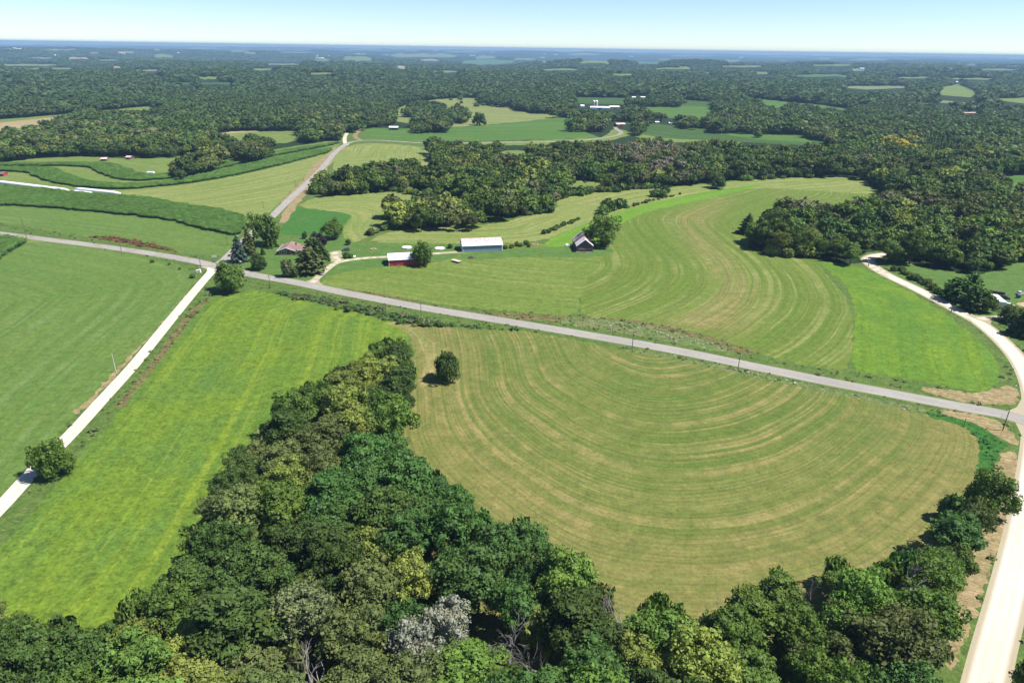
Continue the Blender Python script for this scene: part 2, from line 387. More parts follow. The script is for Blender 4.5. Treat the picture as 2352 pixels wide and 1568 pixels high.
region('corn_ground', [(-300, 396), (0, 394), (67, 396), (80, 408), (133, 423), (200, 433), (267, 436), (333, 433), (467, 418), (600, 391), (717, 361), (757, 350), (762, 340), (667, 357), (533, 387), (433, 411), (333, 425), (267, 425), (200, 418), (150, 400), (117, 386), (0, 386), (-300, 388)], 'corn_soil', G_A, 1, 'soil under the outer curved corn strip', tags=('corn',))
region('corn_ground', [(-300, 386), (0, 382), (207, 382), (233, 401), (283, 415), (333, 416), (400, 410), (500, 390), (600, 365), (700, 346), (769, 334), (767, 330), (700, 339), (567, 361), (433, 394), (367, 405), (317, 400), (283, 386), (250, 375), (0, 378), (-300, 380)], 'corn_soil', G_A, 1, 'soil under the inner curved corn strip', tags=('corn',))
region('hay_field', [(277, 449), (267, 438), (467, 420), (600, 393), (717, 363), (753, 354), (727, 374), (700, 405), (662, 445), (624, 482), (603, 500), (572, 520), (560, 497), (500, 484), (417, 471), (333, 456)], 'upper_hay', [(280, 440), (467, 420), (600, 393), (717, 363)], 1, 'broad mown hay field west of the north road')
region('corn_ground', [(-400, 410), (0, 428), (100, 437), (233, 449), (333, 456), (417, 471), (500, 484), (563, 498), (569, 520), (547, 542), (517, 539), (450, 522), (390, 506), (300, 496), (167, 482), (0, 471), (-400, 460)], 'corn_soil', [(-400, 440), (0, 471), (167, 482), (300, 496), (390, 506), (450, 522), (547, 541)], 1, 'soil under the broad corn field', tags=('corn',))
region('hay_field', [(-400, 462), (0, 471), (167, 482), (300, 496), (390, 506), (450, 522), (547, 542), (548, 556), (533, 571), (505, 592), (485, 598), (413, 586), (300, 567), (200, 550), (133, 541), (0, 524), (-400, 490)], 'left_hay', [(-400, 500), (0, 528), (200, 552), (413, 588), (485, 600)], 1, 'green field between the corn and the county road')
region('weed_strip', [(193, 543), (240, 542), (300, 550), (367, 563), (413, 577), (400, 583), (340, 573), (283, 565), (210, 550)], 'red_weeds', None, 1, 'strip of reddish brown weeds beside the county road')
region('verge', [(-500, 700), (-500, 480), (0, 510), (200, 545), (413, 580), (520, 590), (620, 600), (840, 640), (1050, 690), (1334, 722), (1568, 752), (1801, 834), (1960, 854), (2300, 880), (2310, 800), (2240, 765), (2168, 715), (2068, 655), (1985, 612), (1970, 588), (2030, 572), (2100, 610), (2270, 700), (2420, 800), (2600, 1000), (2600, 1800),
        (1900, 1800), (2150, 1300), (2255, 1080), (2260, 1015), (2135, 954), (1868, 894), (1568, 827), (1431, 802), (1151, 756), (944, 745), (784, 705), (667, 682), (567, 668), (480, 685), (415, 766), (320, 890), (143, 1097), (0, 1255), (-400, 1600), (-700, 1600), (-100, 1230), (83, 1040), (275, 836), (400, 716), (445, 650), (440, 628), (363, 596), (207, 566), (70, 551)], 'verge', None, 0, 'rough grass verge along the roads')
region('brush', [(1100, 722), (1217, 719), (1334, 729), (1451, 732), (1568, 755), (1668, 783), (1760, 812), (1700, 812), (1568, 788), (1451, 768), (1284, 742), (1150, 722)], 'brush', None, 1, 'brown dry weeds between the mown field and the road')
region('wildflowers', [(1260, 738), (1334, 728), (1480, 744), (1600, 775), (1700, 806), (1640, 806), (1500, 776), (1350, 752)], 'flower', None, 1, 'whitish wildflowers north of the county road')
region('wildflowers', [(1431, 798), (1520, 812), (1700, 848), (1868, 884), (2035, 920), (2150, 944), (2140, 956), (2000, 926), (1868, 896), (1700, 860), (1540, 830), (1440, 812)], 'flower', None, 1, 'whitish wildflowers south of the county road')
region('brush', [(790, 666), (850, 668), (950, 692), (1100, 720), (1217, 724), (1280, 736), (1200, 735), (1050, 710), (917, 688), (820, 672)], 'brush', None, 1, 'brown weedy strip along the north verge')
region('weeds', [(640, 668), (740, 680), (850, 705), (980, 736), (1110, 752), (1200, 760), (1190, 766), (1000, 756), (925, 748), (830, 720), (720, 694), (640, 680)], 'weeds', None, 1, 'dark ditch weeds south of the county road')
region('weeds', [(478, 690), (447, 726), (405, 768), (330, 870), (318, 892), (338, 868), (400, 790), (440, 737), (482, 692)], 'brush', None, 0, 'brown grass strip east of the gravel lane')
region('dry_ground', [(420, 770), (396, 768), (330, 858), (312, 885), (322, 892), (352, 855), (412, 772)], 'brush', None, 0)
region('brush', [(478, 676), (430, 722), (392, 770), (325, 866), (285, 910), (262, 930), (278, 938), (322, 890), (414, 768), (440, 736), (485, 684)], 'brush', None, 1, 'brown grass strip beside the gravel lane')
region('hay_field', [(-450, 700), (-300, 560), (0, 596), (77, 552), (207, 567), (283, 582), (363, 597), (425, 613), (447, 631), (444, 651), (400, 717), (333, 784), (273, 840), (205, 917), (131, 997), (80, 1047), (-3, 1147), (-200, 1330), (-800, 1500)], 'left_hay', [(-200, 1330), (0, 1145), (131, 997), (273, 840), (400, 717), (446, 651), (445, 628), (363, 597), (207, 567), (77, 552)], 1, 'large green hay field west of the gravel lane')
region('dry_ground', [(440, 660), (444, 668), (398, 722), (330, 790), (262, 868), (205, 930), (175, 955), (165, 950), (225, 895), (275, 838), (333, 784), (400, 716)], 'dry', None, 1, 'dry tan edge west of the gravel lane')
region('corn_ground', [(-400, 500), (0, 544), (63, 554), (0, 596), (-300, 760), (-500, 800)], 'corn_soil', [(-400, 560), (0, 596), (63, 554)], 0, 'soil under the small corn field', tags=('corn',))
region('alfalfa_field', [(480, 687), (500, 678), (567, 669), (587, 664), (667, 684), (784, 709), (851, 727), (925, 746), (940, 770), (935, 800), (860, 900), (760, 1050), (600, 1300), (450, 1560), (300, 1750), (-350, 1750), (-350, 1560), (0, 1258), (33, 1228), (67, 1186), (143, 1099), (200, 1026), (277, 946), (320, 892), (340, 865), (415, 768), (440, 735)], 'alfalfa', [(-100, 1350), (67, 1186), (200, 1026), (340, 865), (440, 735), (487, 680), (567, 669)], 1, 'bright green field between the gravel lane and the wood')
GBIG = [(990, 748), (950, 770), (957, 820), (946, 870), (940, 960), (960, 1050), (1020, 1120), (1110, 1200), (1220, 1290), (1340, 1350), (1450, 1385), (1600, 1395), (1800, 1365), (1980, 1310), (2120, 1215), (2205, 1120), (2245, 1050), (2235, 1000), (2180, 972)]
region('hay_field', [(944, 748), (997, 749), (1151, 757), (1217, 761), (1320, 780), (1431, 804), (1568, 829), (1868, 896), (2035, 929), (2135, 956), (2201, 972), (2241, 996), (2253, 1019), (2245, 1082), (2260, 1130), (2260, 1240), (2200, 1400), (2000, 1520), (1500, 1600), (1200, 1560), (1050, 1400), (960, 1250), (935, 1100), (915, 990), (935, 900), (948, 840), (955, 800), (938, 770)], 'big_hay', GBIG, 1, 'large mown hay field with concentric mowing lines')
BIG_OUT = [(945, 700), (942, 760), (950, 830), (944, 880), (940, 960), (960, 1050), (1020, 1120), (1110, 1200), (1220, 1290), (1340, 1350), (1450, 1385), (1600, 1395), (1800, 1365), (1980, 1310), (2120, 1215), (2205, 1120), (2240, 1050), (2225, 985), (2180, 925), (2120, 880)]
region('trampled_track', [(895, 738), (930, 744), (960, 752), (985, 775), (1008, 800), (1030, 800), (1008, 830), (992, 860), (975, 900), (962, 880), (978, 835), (972, 805), (950, 775), (915, 752), (890, 746)], 'tan_hay', [(895, 738), (960, 752), (990, 800), (975, 900)], 2, 'tan wheel track beside the lone round tree')
region('rank_grass', [(2120, 944), (2160, 950), (2225, 966), (2290, 1000), (2315, 1022), (2290, 1050), (2275, 1110), (2250, 1140), (2243, 1090), (2252, 1030), (2240, 996), (2201, 972), (2140, 960)], 'rank_grass', [(2120, 944), (2241, 990), (2262, 1060), (2250, 1140)], 1, 'dark lush grass waterway at the east end of the field')
region('dry_ground', [(2150, 938), (2230, 948), (2300, 966), (2340, 1010), (2335, 1025), (2290, 1000), (2225, 965), (2165, 952)], 'dry', None, 1, 'bare tan soil beside the east road junction')
region('dry_ground', [(2290, 1045), (2335, 1030), (2342, 1090), (2315, 1200), (2260, 1350), (2215, 1480), (2170, 1560), (2190, 1400), (2240, 1250), (2278, 1120)], 'dry', None, 1, 'tan dry verge between the wood and the east road')
region('dry_ground', [(2110, 885), (2180, 895), (2250, 905), (2300, 885), (2335, 890), (2340, 915), (2325, 930), (2240, 928), (2135, 905)], 'dry', None, 1, 'tan dry corner north of the east junction')
G4 = [(1440, 770), (1500, 745), (1568, 717), (1625, 682), (1648, 645), (1635, 607), (1601, 574), (1562, 540), (1534, 508), (1545, 490), (1620, 462), (1740, 430)]
region('pasture', [(730, 656), (760, 630), (860, 612), (1000, 606), (1060, 582), (1100, 560), (1290, 560), (1420, 560), (1380, 640), (1335, 670), (1330, 727), (1217, 717), (1051, 704), (917, 684), (804, 663)], 'west_hay', [(740, 660), (804, 663), (1051, 704), (1330, 729)], 1, 'cut grass field in front of the farm sheds')
region('hay_field', [(1385, 590), (1417, 514), (1451, 499), (1500, 483), (1568, 468), (1660, 447), (1738, 430), (1800, 418), (1900, 415), (2000, 425), (2040, 455), (1990, 480), (1800, 470), (1745, 500), (1720, 560), (1720, 572), (1755, 583), (1868, 593), (1905, 640), (1958, 700), (1958, 852), (1880, 846), (1801, 830), (1668, 783), (1568, 756), (1451, 733), (1330, 729), (1335, 670), (1352, 630)], 'east_hay', G4, 1, 'striped hay field sweeping up the slope')
TAN_ZONE = [(1568, 717), (1520, 742), (1600, 752), (1690, 776), (1740, 740), (1775, 690), (1745, 640), (1690, 600), (1650, 560), (1620, 520), (1650, 480), (1720, 455), (1620, 464), (1545, 492), (1530, 510), (1562, 542), (1601, 576), (1632, 607), (1642, 645), (1622, 682)]
region('alfalfa_field', [(1868, 597), (1901, 621), (1941, 651), (1961, 687), (1966, 734), (1955, 801), (1958, 852), (2018, 859), (2135, 879), (2248, 902), (2275, 885), (2301, 872), (2290, 830), (2262, 795), (2225, 760), (2168, 717), (2068, 657), (1985, 616), (1935, 606)], 'lime', [(1961, 687), (1966, 734), (1955, 801), (1958, 852)], 1, 'bright yellow green field inside the bend of the east road')
region('hay_field', [(844, 559), (867, 537), (984, 522), (1134, 517), (1201, 497), (1284, 481), (1278, 456), (1384, 437), (1568, 429), (1668, 416), (1868, 406), (1975, 408), (2028, 448), (1900, 440), (1720, 430), (1568, 452), (1500, 466), (1440, 481), (1330, 521), (1241, 557), (1060, 560)], 'upper_hay', [(844, 559), (1241, 557), (1330, 521), (1440, 481), (1568, 452), (1720, 428), (1975, 408)], 1, 'pale upper hay field behind the farm')
region('alfalfa_field', [(1241, 558), (1330, 520), (1440, 480), (1500, 465), (1568, 450), (1660, 434), (1740, 424), (1750, 428), (1660, 448), (1568, 468), (1500, 484), (1451, 500), (1400, 530), (1380, 560), (1330, 572), (1280, 572)], 'lime_strip', [(1241, 558), (1330, 520), (1440, 480), (1568, 450), (1740, 424)], 1, 'narrow bright green strip above the old barn')
region('lawn', [(1060, 582), (1160, 572), (1280, 566), (1390, 565), (1420, 580), (1350, 592), (1200, 590), (1060, 598)], 'lawn', None, 1, 'short grass around the old barn')
region('farmyard_grass', [(545, 588), (570, 560), (600, 548), (640, 545), (700, 545), (800, 545), (850, 562), (960, 562), (1056, 566), (1060, 590), (960, 604), (860, 615), (765, 628), (720, 655), (680, 642), (566, 622), (548, 606)], 'lawn', None, 1, 'green farmyard lawn round the house and sheds')
region('hay_field', [(680, 476), (707, 456), (784, 449), (951, 437), (1077, 454), (1060, 475), (900, 500), (872, 520), (840, 545), (811, 560), (790, 545), (784, 524), (811, 496), (784, 488)], 'upper_hay', [(784, 488), (811, 496), (784, 524), (811, 560)], 1, 'pale mown field north of the farmyard')
region('clover_field', [(680, 476), (784, 488), (811, 496), (790, 522), (780, 541), (743, 542), (650, 539), (645, 508)], 'square_green', [(645, 508), (680, 476)], 0, 'deep green square field beside the house')
region('roadside_strip', [(640, 512), (660, 470), (725, 400), (762, 352), (790, 335), (800, 338), (772, 362), (740, 405), (690, 462), (655, 512)], 'dry', None, 0, 'pale edge east of the north road')
region('roadside_strip', [(618, 496), (650, 460), (698, 408), (728, 372), (760, 346), (772, 336), (762, 356), (735, 388), (700, 425), (640, 492)], 'dry', None, 0, 'reddish bank west of the north road')
region('hay_field', [(784, 346), (806, 332), (867, 328), (984, 338), (981, 355), (997, 368), (991, 381), (901, 380), (784, 394), (762, 391), (768, 362)], 'upper_hay', [(762, 391), (901, 380), (991, 381), (984, 338)], 1, 'golden mown field in the bend of the north road')
region('crop_field', [(841, 292), (917, 296), (1017, 294), (1084, 291), (1217, 278), (1314, 266), (1311, 291), (1367, 311), (1378, 316), (1217, 322), (984, 326), (884, 319), (831, 317)], 'green_crop', [(831, 317), (984, 326), (1217, 322), (1378, 316)], 1, 'green crop field north of the road')
region('pasture', [(901, 271), (905, 250), (971, 230), (1101, 223), (1177, 235), (1181, 258), (1314, 265), (1211, 279), (1084, 290), (1017, 294), (905, 280)], 'pasture', None, 1, 'tan rolling pasture on the hill')
region('crop_field', [(1305, 223), (1434, 225), (1568, 229), (1635, 234), (1640, 246), (1568, 244), (1417, 240), (1330, 238)], 'dark_crop', None, 0, 'dark soybean field behind the white barn')
region('hay_field', [(1417, 241), (1568, 243), (1640, 246), (1758, 261), (1700, 266), (1635, 268), (1628, 279), (1568, 277), (1517, 268)], 'green_crop', [(1417, 241), (1568, 243), (1640, 246)], 1, 'green contour field east of the white barn')
region('hay_field', [(1715, 225), (1858, 238), (1985, 253), (1935, 258), (1808, 255), (1781, 259), (1750, 240)], 'green_crop', None, 0, 'green field along the far tree line')
region('crop_field', [(1437, 281), (1484, 281), (1568, 291), (1668, 300), (1835, 303), (1855, 318), (1901, 328), (1888, 336), (1700, 326), (1568, 326), (1517, 318), (1460, 306)], 'dark_crop', [(1437, 300), (1568, 322), (1888, 336)], 0, 'dark striped crop field east of the grey barn')
region('hay_field', [(1640, 306), (1740, 303), (1820, 302), (1850, 318), (1870, 328), (1740, 320)], 'green_crop', None, 0, 'light green strip in the crop field')
region('pasture', [(1437, 300), (1517, 317), (1700, 327), (1690, 334), (1500, 324), (1437, 308)], 'far_hay', None, 0, 'pale grass above the wood')
region('hay_field', [(2045, 600), (2110, 612), (2185, 624), (2251, 636), (2352, 596), (2700, 560), (2700, 900), (2400, 780), (2330, 740), (2250, 735), (2165, 692), (2085, 652), (2030, 618)], 'lawn', [(2045, 600), (2185, 624), (2251, 636), (2352, 596)], 1, 'mown grass round the east farmstead')
region('hay_field', [(1140, 354), (1160, 346), (1200, 345), (1222, 352), (1208, 366), (1165, 372)], 'far_hay', None, 1, 'small pale clearing in the valley wood')
region('hay_field', [(1290, 420), (1330, 414), (1400, 418), (1384, 430), (1310, 436)], 'far_hay', None, 1, 'small pale clearing above the hedgerow')
region('crop_field', [(2271, 406), (2352, 402), (2600, 400), (2600, 470), (2352, 441), (2325, 448), (2300, 424)], 'green_crop', None, 0, 'green field behind the east wood')
region('hay_field', [(-200, 330), (0, 306), (60, 305), (127, 283), (187, 266), (310, 264), (383, 264), (353, 250), (350, 243), (200, 258), (50, 271), (-200, 290)], 'far_hay', None, 0, 'green strip in the west woods')
region('stubble_field', [(-200, 316), (0, 300), (120, 284), (190, 266), (200, 262), (100, 272), (0, 282), (-200, 304)], 'tan_crop', None, 0, 'tan stubble strip in the west woods')
region('hay_field', [(463, 321), (490, 312), (520, 305), (600, 302), (697, 300), (677, 328), (617, 330), (500, 322)], 'far_hay', [(463, 321), (520, 305), (697, 300)], 1, 'rounded field behind the tree belt')
region('pasture', [(984, 328), (1217, 323), (1378, 316), (1400, 304), (1412, 296), (1440, 300), (1446, 312), (1400, 324), (1300, 333), (1134, 334), (990, 337)], 'far_hay', None, 0, 'pale verge along the road to the grey barn')
region('track', [(463, 320), (490, 310), (520, 303), (600, 300), (600, 302), (520, 307), (492, 315)], 'tan_crop', None, 0)
region('crop_field', [(2151, 218), (2161, 200), (2201, 194), (2235, 206), (2251, 214), (2228, 224)], 'far_hay', None, 0, 'pale green hill field on the far right')
region('hay_field', [(2115, 230), (2150, 229), (2265, 241), (2255, 244), (2160, 236)], 'pale_far', None, 0)
region('hay_field', [(2271, 228), (2352, 224), (2700, 230), (2700, 250), (2352, 238)], 'far_hay', None, 0)
region('hay_field', [(1938, 198), (2085, 197), (2085, 202), (1990, 206), (1940, 202)], 'pale_far', None, 0)
SLIV = [(60, 180, 156, 160, 'far_hay'), (600, 700, 146, 150, 'pale_far'), (560, 640, 158, 163, 'far_hay'), (1500, 1600, 156, 160, 'far_hay'), (1240, 1330, 158, 163, 'far_hay'), (1650, 1760, 150, 154, 'pale_far'), (2050, 2140, 176, 181, 'far_hay'), (300, 380, 160, 164, 'pale_far'), (1400, 1460, 168, 173, 'far_hay'), (2180, 2290, 178, 183, 'pale_far'), (1860, 1960, 148, 152, 'far_hay'), (700, 790, 168, 173, 'far_hay'), (980, 1060, 162, 167, 'far_hay'), (2230, 2340, 158, 162, 'pale_far'), (1020, 1100, 118, 121, 'pale_far'), (1540, 1640, 127, 130, 'pale_far'), (1760, 1850, 130, 133, 'far_hay'), (1950, 2040, 136, 139, 'pale_far'), (100, 180, 112, 115, 'pale_far'), (430, 500, 110, 113, 'pale_far'), (800, 880, 113, 116, 'far_hay'), (0, 140, 146, 152, 'pale_far'), (0, 37, 177, 186, 'dark_crop'), (0, 112, 208, 211, 'far_hay'), (363, 395, 177, 183, 'far_hay'), (450, 507, 174, 182, 'far_hay'), (393, 560, 189, 195, 'dark_crop'),
        (64, 130, 131, 134, 'pale_far'), (152, 208, 132, 136, 'tan_crop'), (208, 280, 137, 139, 'pale_far'), (255, 282, 151, 156, 'tan_crop'), (350, 402, 126, 132, 'far_hay'), (270, 310, 116, 121, 'pale_far'), (200, 234, 121, 124, 'pale_far'),
        (525, 565, 117, 120, 'pale_far'), (720, 760, 134, 139, 'far_hay'), (784, 857, 132, 141, 'far_hay'), (897, 1050, 124, 132, 'pale_far'), (1057, 1184, 139, 148, 'green_crop'), (907, 935, 151, 159, 'tan_crop'), (1331, 1404, 142, 147, 'far_hay'),
        (1090, 1140, 130, 135, 'pale_far'), (1244, 1258, 140, 146, 'far_hay'), (1731, 1771, 165, 171, 'far_hay'), (1821, 1958, 171, 178, 'green_crop'), (1955, 1990, 157, 164, 'pale_far'), (1300, 1380, 124, 128, 'pale_far'),
        (1612, 1640, 165, 169, 'far_hay'), (1560, 1585, 152, 156, 'far_hay'), (1668, 1700, 137, 141, 'pale_far'), (1880, 1900, 133, 137, 'pale_far'), (2140, 2200, 162, 165, 'pale_far'), (2215, 2250, 147, 150, 'pale_far'), (560, 590, 120, 124, 'pale_far'),
        (930, 960, 115, 118, 'pale_far'), (640, 720, 120, 122, 'pale_far'), (1460, 1520, 143, 147, 'green_crop'), (1510, 1540, 136, 138, 'pale_far'), (1180, 1230, 135, 138, 'pale_far'), (960, 1010, 137, 140, 'tan_crop')]
for x0, x1, y0, y1, mt in SLIV:
    ym = (y0 + y1) / 2; w = x1 - x0; hh_ = (y1 - y0) / 2 * (1.5 if ym < 146 else 1.0); n_ = 9; xs = np.linspace(x0, x1, n_); bow = edge_rng.uniform(-.5, .5) * hh_
    env = np.minimum(1, np.minimum(np.arange(n_) + .35, n_ - .65 - np.arange(n_)) / 1.6); cy_ = ym + bow * np.sin(np.linspace(0, 3.1, n_)) + edge_rng.normal(0, .12, n_) * hh_
    up = [(xs[k], cy_[k] - hh_ * env[k] * edge_rng.uniform(.45, 1.1)) for k in range(n_)]; dn = [(xs[k], cy_[k] + hh_ * env[k] * edge_rng.uniform(.45, 1.1)) for k in range(n_)]
    region('far_field', up + dn[::-1], mt, None, 0, 'distant field among the woods')

# roads: centre lines in the picture, widths in metres
def road_poly(line, width, name, mat, label, step=10, flare=()):
    q = densify(chaikin(line, False, 3), step, False); g = ground(q[:, 0], q[:, 1])
    for _ in range(3): g[1:-1] = g[:-2] * .25 + g[1:-1] * .5 + g[2:] * .25
    d = np.gradient(g, axis=0); d /= np.hypot(*d.T)[:, None]; nrm = np.stack([-d[:, 1], d[:, 0]], 1)
    w = np.full(len(g), width / 2.0)
    if 's' in flare: dd = np.hypot(*(g - g[0]).T); w += np.clip(1 - dd / 9, 0, 1) ** 2 * 5
    if 'e' in flare: dd = np.hypot(*(g - g[-1]).T); w += np.clip(1 - dd / 9, 0, 1) ** 2 * 5
    poly = np.vstack([g + nrm * w[:, None], (g - nrm * w[:, None])[::-1]])
    REG.append(dict(name=name, g=poly, mat=mat, guide=g, label=label, tags=('road',))); return g
R_SPUR = road_poly([(796, 334), (791, 325), (792, 314), (797, 306)], 5, 'gravel_road', 'gravel', 'short pale gravel road at the northern bend')
road_poly([(828, 322), (812, 314), (822, 302), (840, 291)], 6, 'track', 'dry', 'tan field track at the northern bend')
R_LANE = road_poly([(-200, 1365), (0, 1167), (80, 1076), (155, 1006), (235, 917), (305, 842), (367, 765), (417, 704), (468, 643), (488, 622), (489, 610)], 4.6, 'gravel_road', 'gravel', 'white gravel lane running down to the left edge', flare='e')
R_DRIVE = road_poly([(712, 652), (726, 640), (748, 620), (770, 603), (800, 597), (840, 592), (884, 590), (940, 586), (1000, 582), (1062, 578)], 4.0, 'driveway', 'drive', 'pale farm driveway curving to the grey shed', flare='s')
road_poly([(776, 600), (772, 588), (766, 580), (785, 579)], 7, 'driveway', 'drive', 'gravel parking apron by the house')
R_EAST = road_poly([(2120, 572), (2045, 584), (2011, 586), (1991, 594), (1998, 607), (2035, 631), (2101, 661), (2151, 687), (2201, 714), (2255, 742), (2303, 783), (2342, 826), (2370, 880), (2378, 930), (2380, 985), (2376, 1050), (2365, 1130), (2345, 1240), (2312, 1380), (2268, 1545), (2225, 1750)], 7.6, 'gravel_road', 'gravel', 'pale gravel road along the east side')
road_poly([(2244, 733), (2290, 728), (2333, 727), (2380, 712)], 4.5, 'driveway', 'drive', 'pale driveway into the east farmstead', flare='s')
REG.append(dict(name='gravel_road', g=ground([2372, 2352, 2335, 2300, 2330, 2352, 2400], [870, 905, 935, 948, 965, 1010, 1010]), mat='gravel', guide=None, label='gravel apron at the east junction', tags=('road',)))
NROAD = [(498, 612), (520, 594), (540, 574), (568, 546), (600, 520), (633, 490), (660, 462), (710, 417), (733, 394), (750, 374), (770, 349), (784, 338), (800, 328), (817, 324), (850, 322), (884, 323), (984, 330), (1060, 329), (1134, 327), (1251, 326), (1310, 324), (1351, 321), (1401, 315), (1425, 309), (1428, 303), (1419, 299), (1412, 292)]
R_NORTH = road_poly(NROAD, 6.4, 'county_road', 'asphalt', 'pale asphalt road running north from the crossroads', flare='s')
R_MAIN = road_poly([(-300, 505), (-100, 526), (0, 536), (100, 549), (200, 561), (280, 572), (400, 590), (487, 608), (567, 629), (687, 649), (784, 671), (860, 685), (967, 706), (1117, 730), (1284, 757.5), (1451, 786), (1568, 807), (1740, 843), (1901, 876), (2035, 901), (2135, 920), (2220, 936), (2301, 949), (2360, 968), (2500, 1015)], 7.4, 'county_road', 'asphalt', 'long asphalt county road crossing the whole picture')

# ------------------------------------------------------------------ build the ground as one sheet cut along every field and road edge
def polar(r0, r1, k, amax, amin=None):
    amin = -amax if amin is None else amin
    rs = r0 * (1 + k) ** np.arange(int(math.log(r1 / r0) / math.log(1 + k)) + 1); out = []
    for i, r in enumerate(rs):
        n = max(6, int((amax - amin) / k)); a = amin + (np.arange(n + 1) + (.5 if i % 2 else 0)) / n * (amax - amin)
        out.append(np.stack([r * np.sin(a), r * np.cos(a)], 1))
    return np.vstack(out)
pts = [polar(45, 32000, .0125, math.radians(50))]
for s_ in (-1, 1):
    a0, a1 = (math.radians(51), math.radians(75)) if s_ > 0 else (math.radians(-75), math.radians(-51))
    pts.append(polar(45, 32000, .06, a1, a0))
pts.append(np.array([[x, y] for x in range(-120, 121, 20) for y in range(-60, 31, 15)], float))
base = np.vstack(pts)
cverts = [base]; cedges = []; off = len(base)
for r in REG:
    n = len(r['g']); cverts.append(r['g']); i = off + np.arange(n); cedges.append(np.stack([i, np.roll(i, -1)], 1)); off += n
cv = np.vstack(cverts); ce = np.vstack(cedges)
res = delaunay_2d_cdt([Vector((float(a), float(b))) for a, b in cv], [tuple(map(int, e)) for e in ce], [], 0, 1e-3, False)
GV = np.array([(v.x, v.y) for v in res[0]]); GF = np.array([f for f in res[2] if len(f) == 3], np.int32)
cen = GV[GF].mean(1)
cls = np.full(len(GF), -1, np.int32)
for k, r in enumerate(REG): cls[inside(cen[:, 0], cen[:, 1], r['g'])] = k
far_r = np.hypot(*cen.T)
GZ = height(GV[:, 0], GV[:, 1])
def make_ground(name, mask, mat, guide, label, kind='structure'):
    f = GF[mask]
    if len(f) == 0: return None
    u, inv = np.unique(f, return_inverse=True); inv = inv.reshape(f.shape)
    v = np.stack([GV[u, 0], GV[u, 1], GZ[u]], 1)
    me = mesh_np(name, v, inv.astype(np.int32), M[mat], True)
    # faces must look up
    if len(me.polygons) and me.polygons[0].normal.z < 0: me.flip_normals()
    if guide is not None:
        d, al, _ = seg_dist(v[:, :2], guide)
        d = np.where(d > 1e8, 0, d)
    else:
        d = v[:, 0] * .35 + v[:, 1] * .94; al = v[:, 0] * .94 - v[:, 1] * .35
    zone = np.zeros(len(v))
    if mat == 'big_hay':       # mowing rounds: shrinking copies of the field outline about its middle
        c0 = ground(1500, 742)[0]; q = densify(chaikin(BIG_OUT, False, 3), 10, False); o_ = ground(q[:, 0], q[:, 1]) - c0
        oa = np.arctan2(o_[:, 1], o_[:, 0]); orr = np.hypot(*o_.T); ii = np.argsort(oa); ta = np.linspace(-math.pi, math.pi, 361); tr_ = np.interp(ta, oa[ii], orr[ii], period=2 * math.pi)
        for _ in range(10): tr_[:-1] = (np.roll(tr_[:-1], 1) + tr_[:-1] * 2 + np.roll(tr_[:-1], -1)) / 4
        tr_[-1] = tr_[0]; w_ = v[:, :2] - c0; wa = np.arctan2(w_[:, 1], w_[:, 0]); f_ = np.hypot(*w_.T) / np.interp(wa, ta, tr_)
        d = (1 - f_) * 115; al = (wa + math.pi) * 75; zone = np.clip(1.2 - d / 34, 0, 1)
    if mat == 'east_hay':
        q = densify(chaikin(TAN_ZONE, True, 2), 8); zg = ground(q[:, 0], q[:, 1]); dz = seg_dist(v[:, :2], np.vstack([zg, zg[:1]]))[0]; ins = inside(v[:, 0], v[:, 1], zg)
        zone = np.clip(np.where(ins, .5 + dz / 14, .5 - dz / 14), 0, 1)
    for nm, arr in (('sd', d), ('sa', al), ('zone', zone)):
        if len(arr) == len(me.vertices):
            a = me.attributes.new(nm, 'FLOAT', 'POINT'); a.data.foreach_set('value', arr.astype(np.float32))
    o = link(name, me); tag(o, label, None, None, kind)
    return o
make_ground('ground', (cls < 0) & (far_r < 1700), 'verge', None, 'grassy ground between fields and woods')
make_ground('far_woodland_ground', (cls < 0) & (far_r >= 1700), 'far_wood', None, 'wooded land stretching to the horizon')
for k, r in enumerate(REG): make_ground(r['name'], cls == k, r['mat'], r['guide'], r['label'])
def region_of(x, y):
    """index of the ground cover at world points"""
    out = np.full(len(x), -1, np.int32)
    for k, r in enumerate(REG): out[inside(x, y, r['g'])] = k
    return out
# faded centre line of the county road
def marking(line, width, name, label, lift=.012, dash=None):
    L = densify(line, 3.0, False); d = np.gradient(L, axis=0); d /= np.hypot(*d.T)[:, None]; nr = np.stack([-d[:, 1], d[:, 0]], 1)
    for off_ in (0.0,):
        a = L + nr * (off_ + width / 2); b = L + nr * (off_ - width / 2); v = np.vstack([a, b]); n = len(L)
        z = height(v[:, 0], v[:, 1]) + lift
        f = [(i, n + i, n + i + 1, i + 1) for i in range(n - 1)]
        o = link(name, mesh_np(name, np.column_stack([v, z]), np.array(f), M_PAINT)); tag(o, label, kind='structure')
M_PAINT = plain_mat('road_paint', ab(226, 218, 190, .4), .6, .5, .4, col2=ab(190, 184, 178, .38), sharp=(.4, .6))
q_ = (R_MAIN[:, 0] > -330)
marking(R_MAIN[q_], .28, 'road_marking', 'faded centre line of the county road', .035)
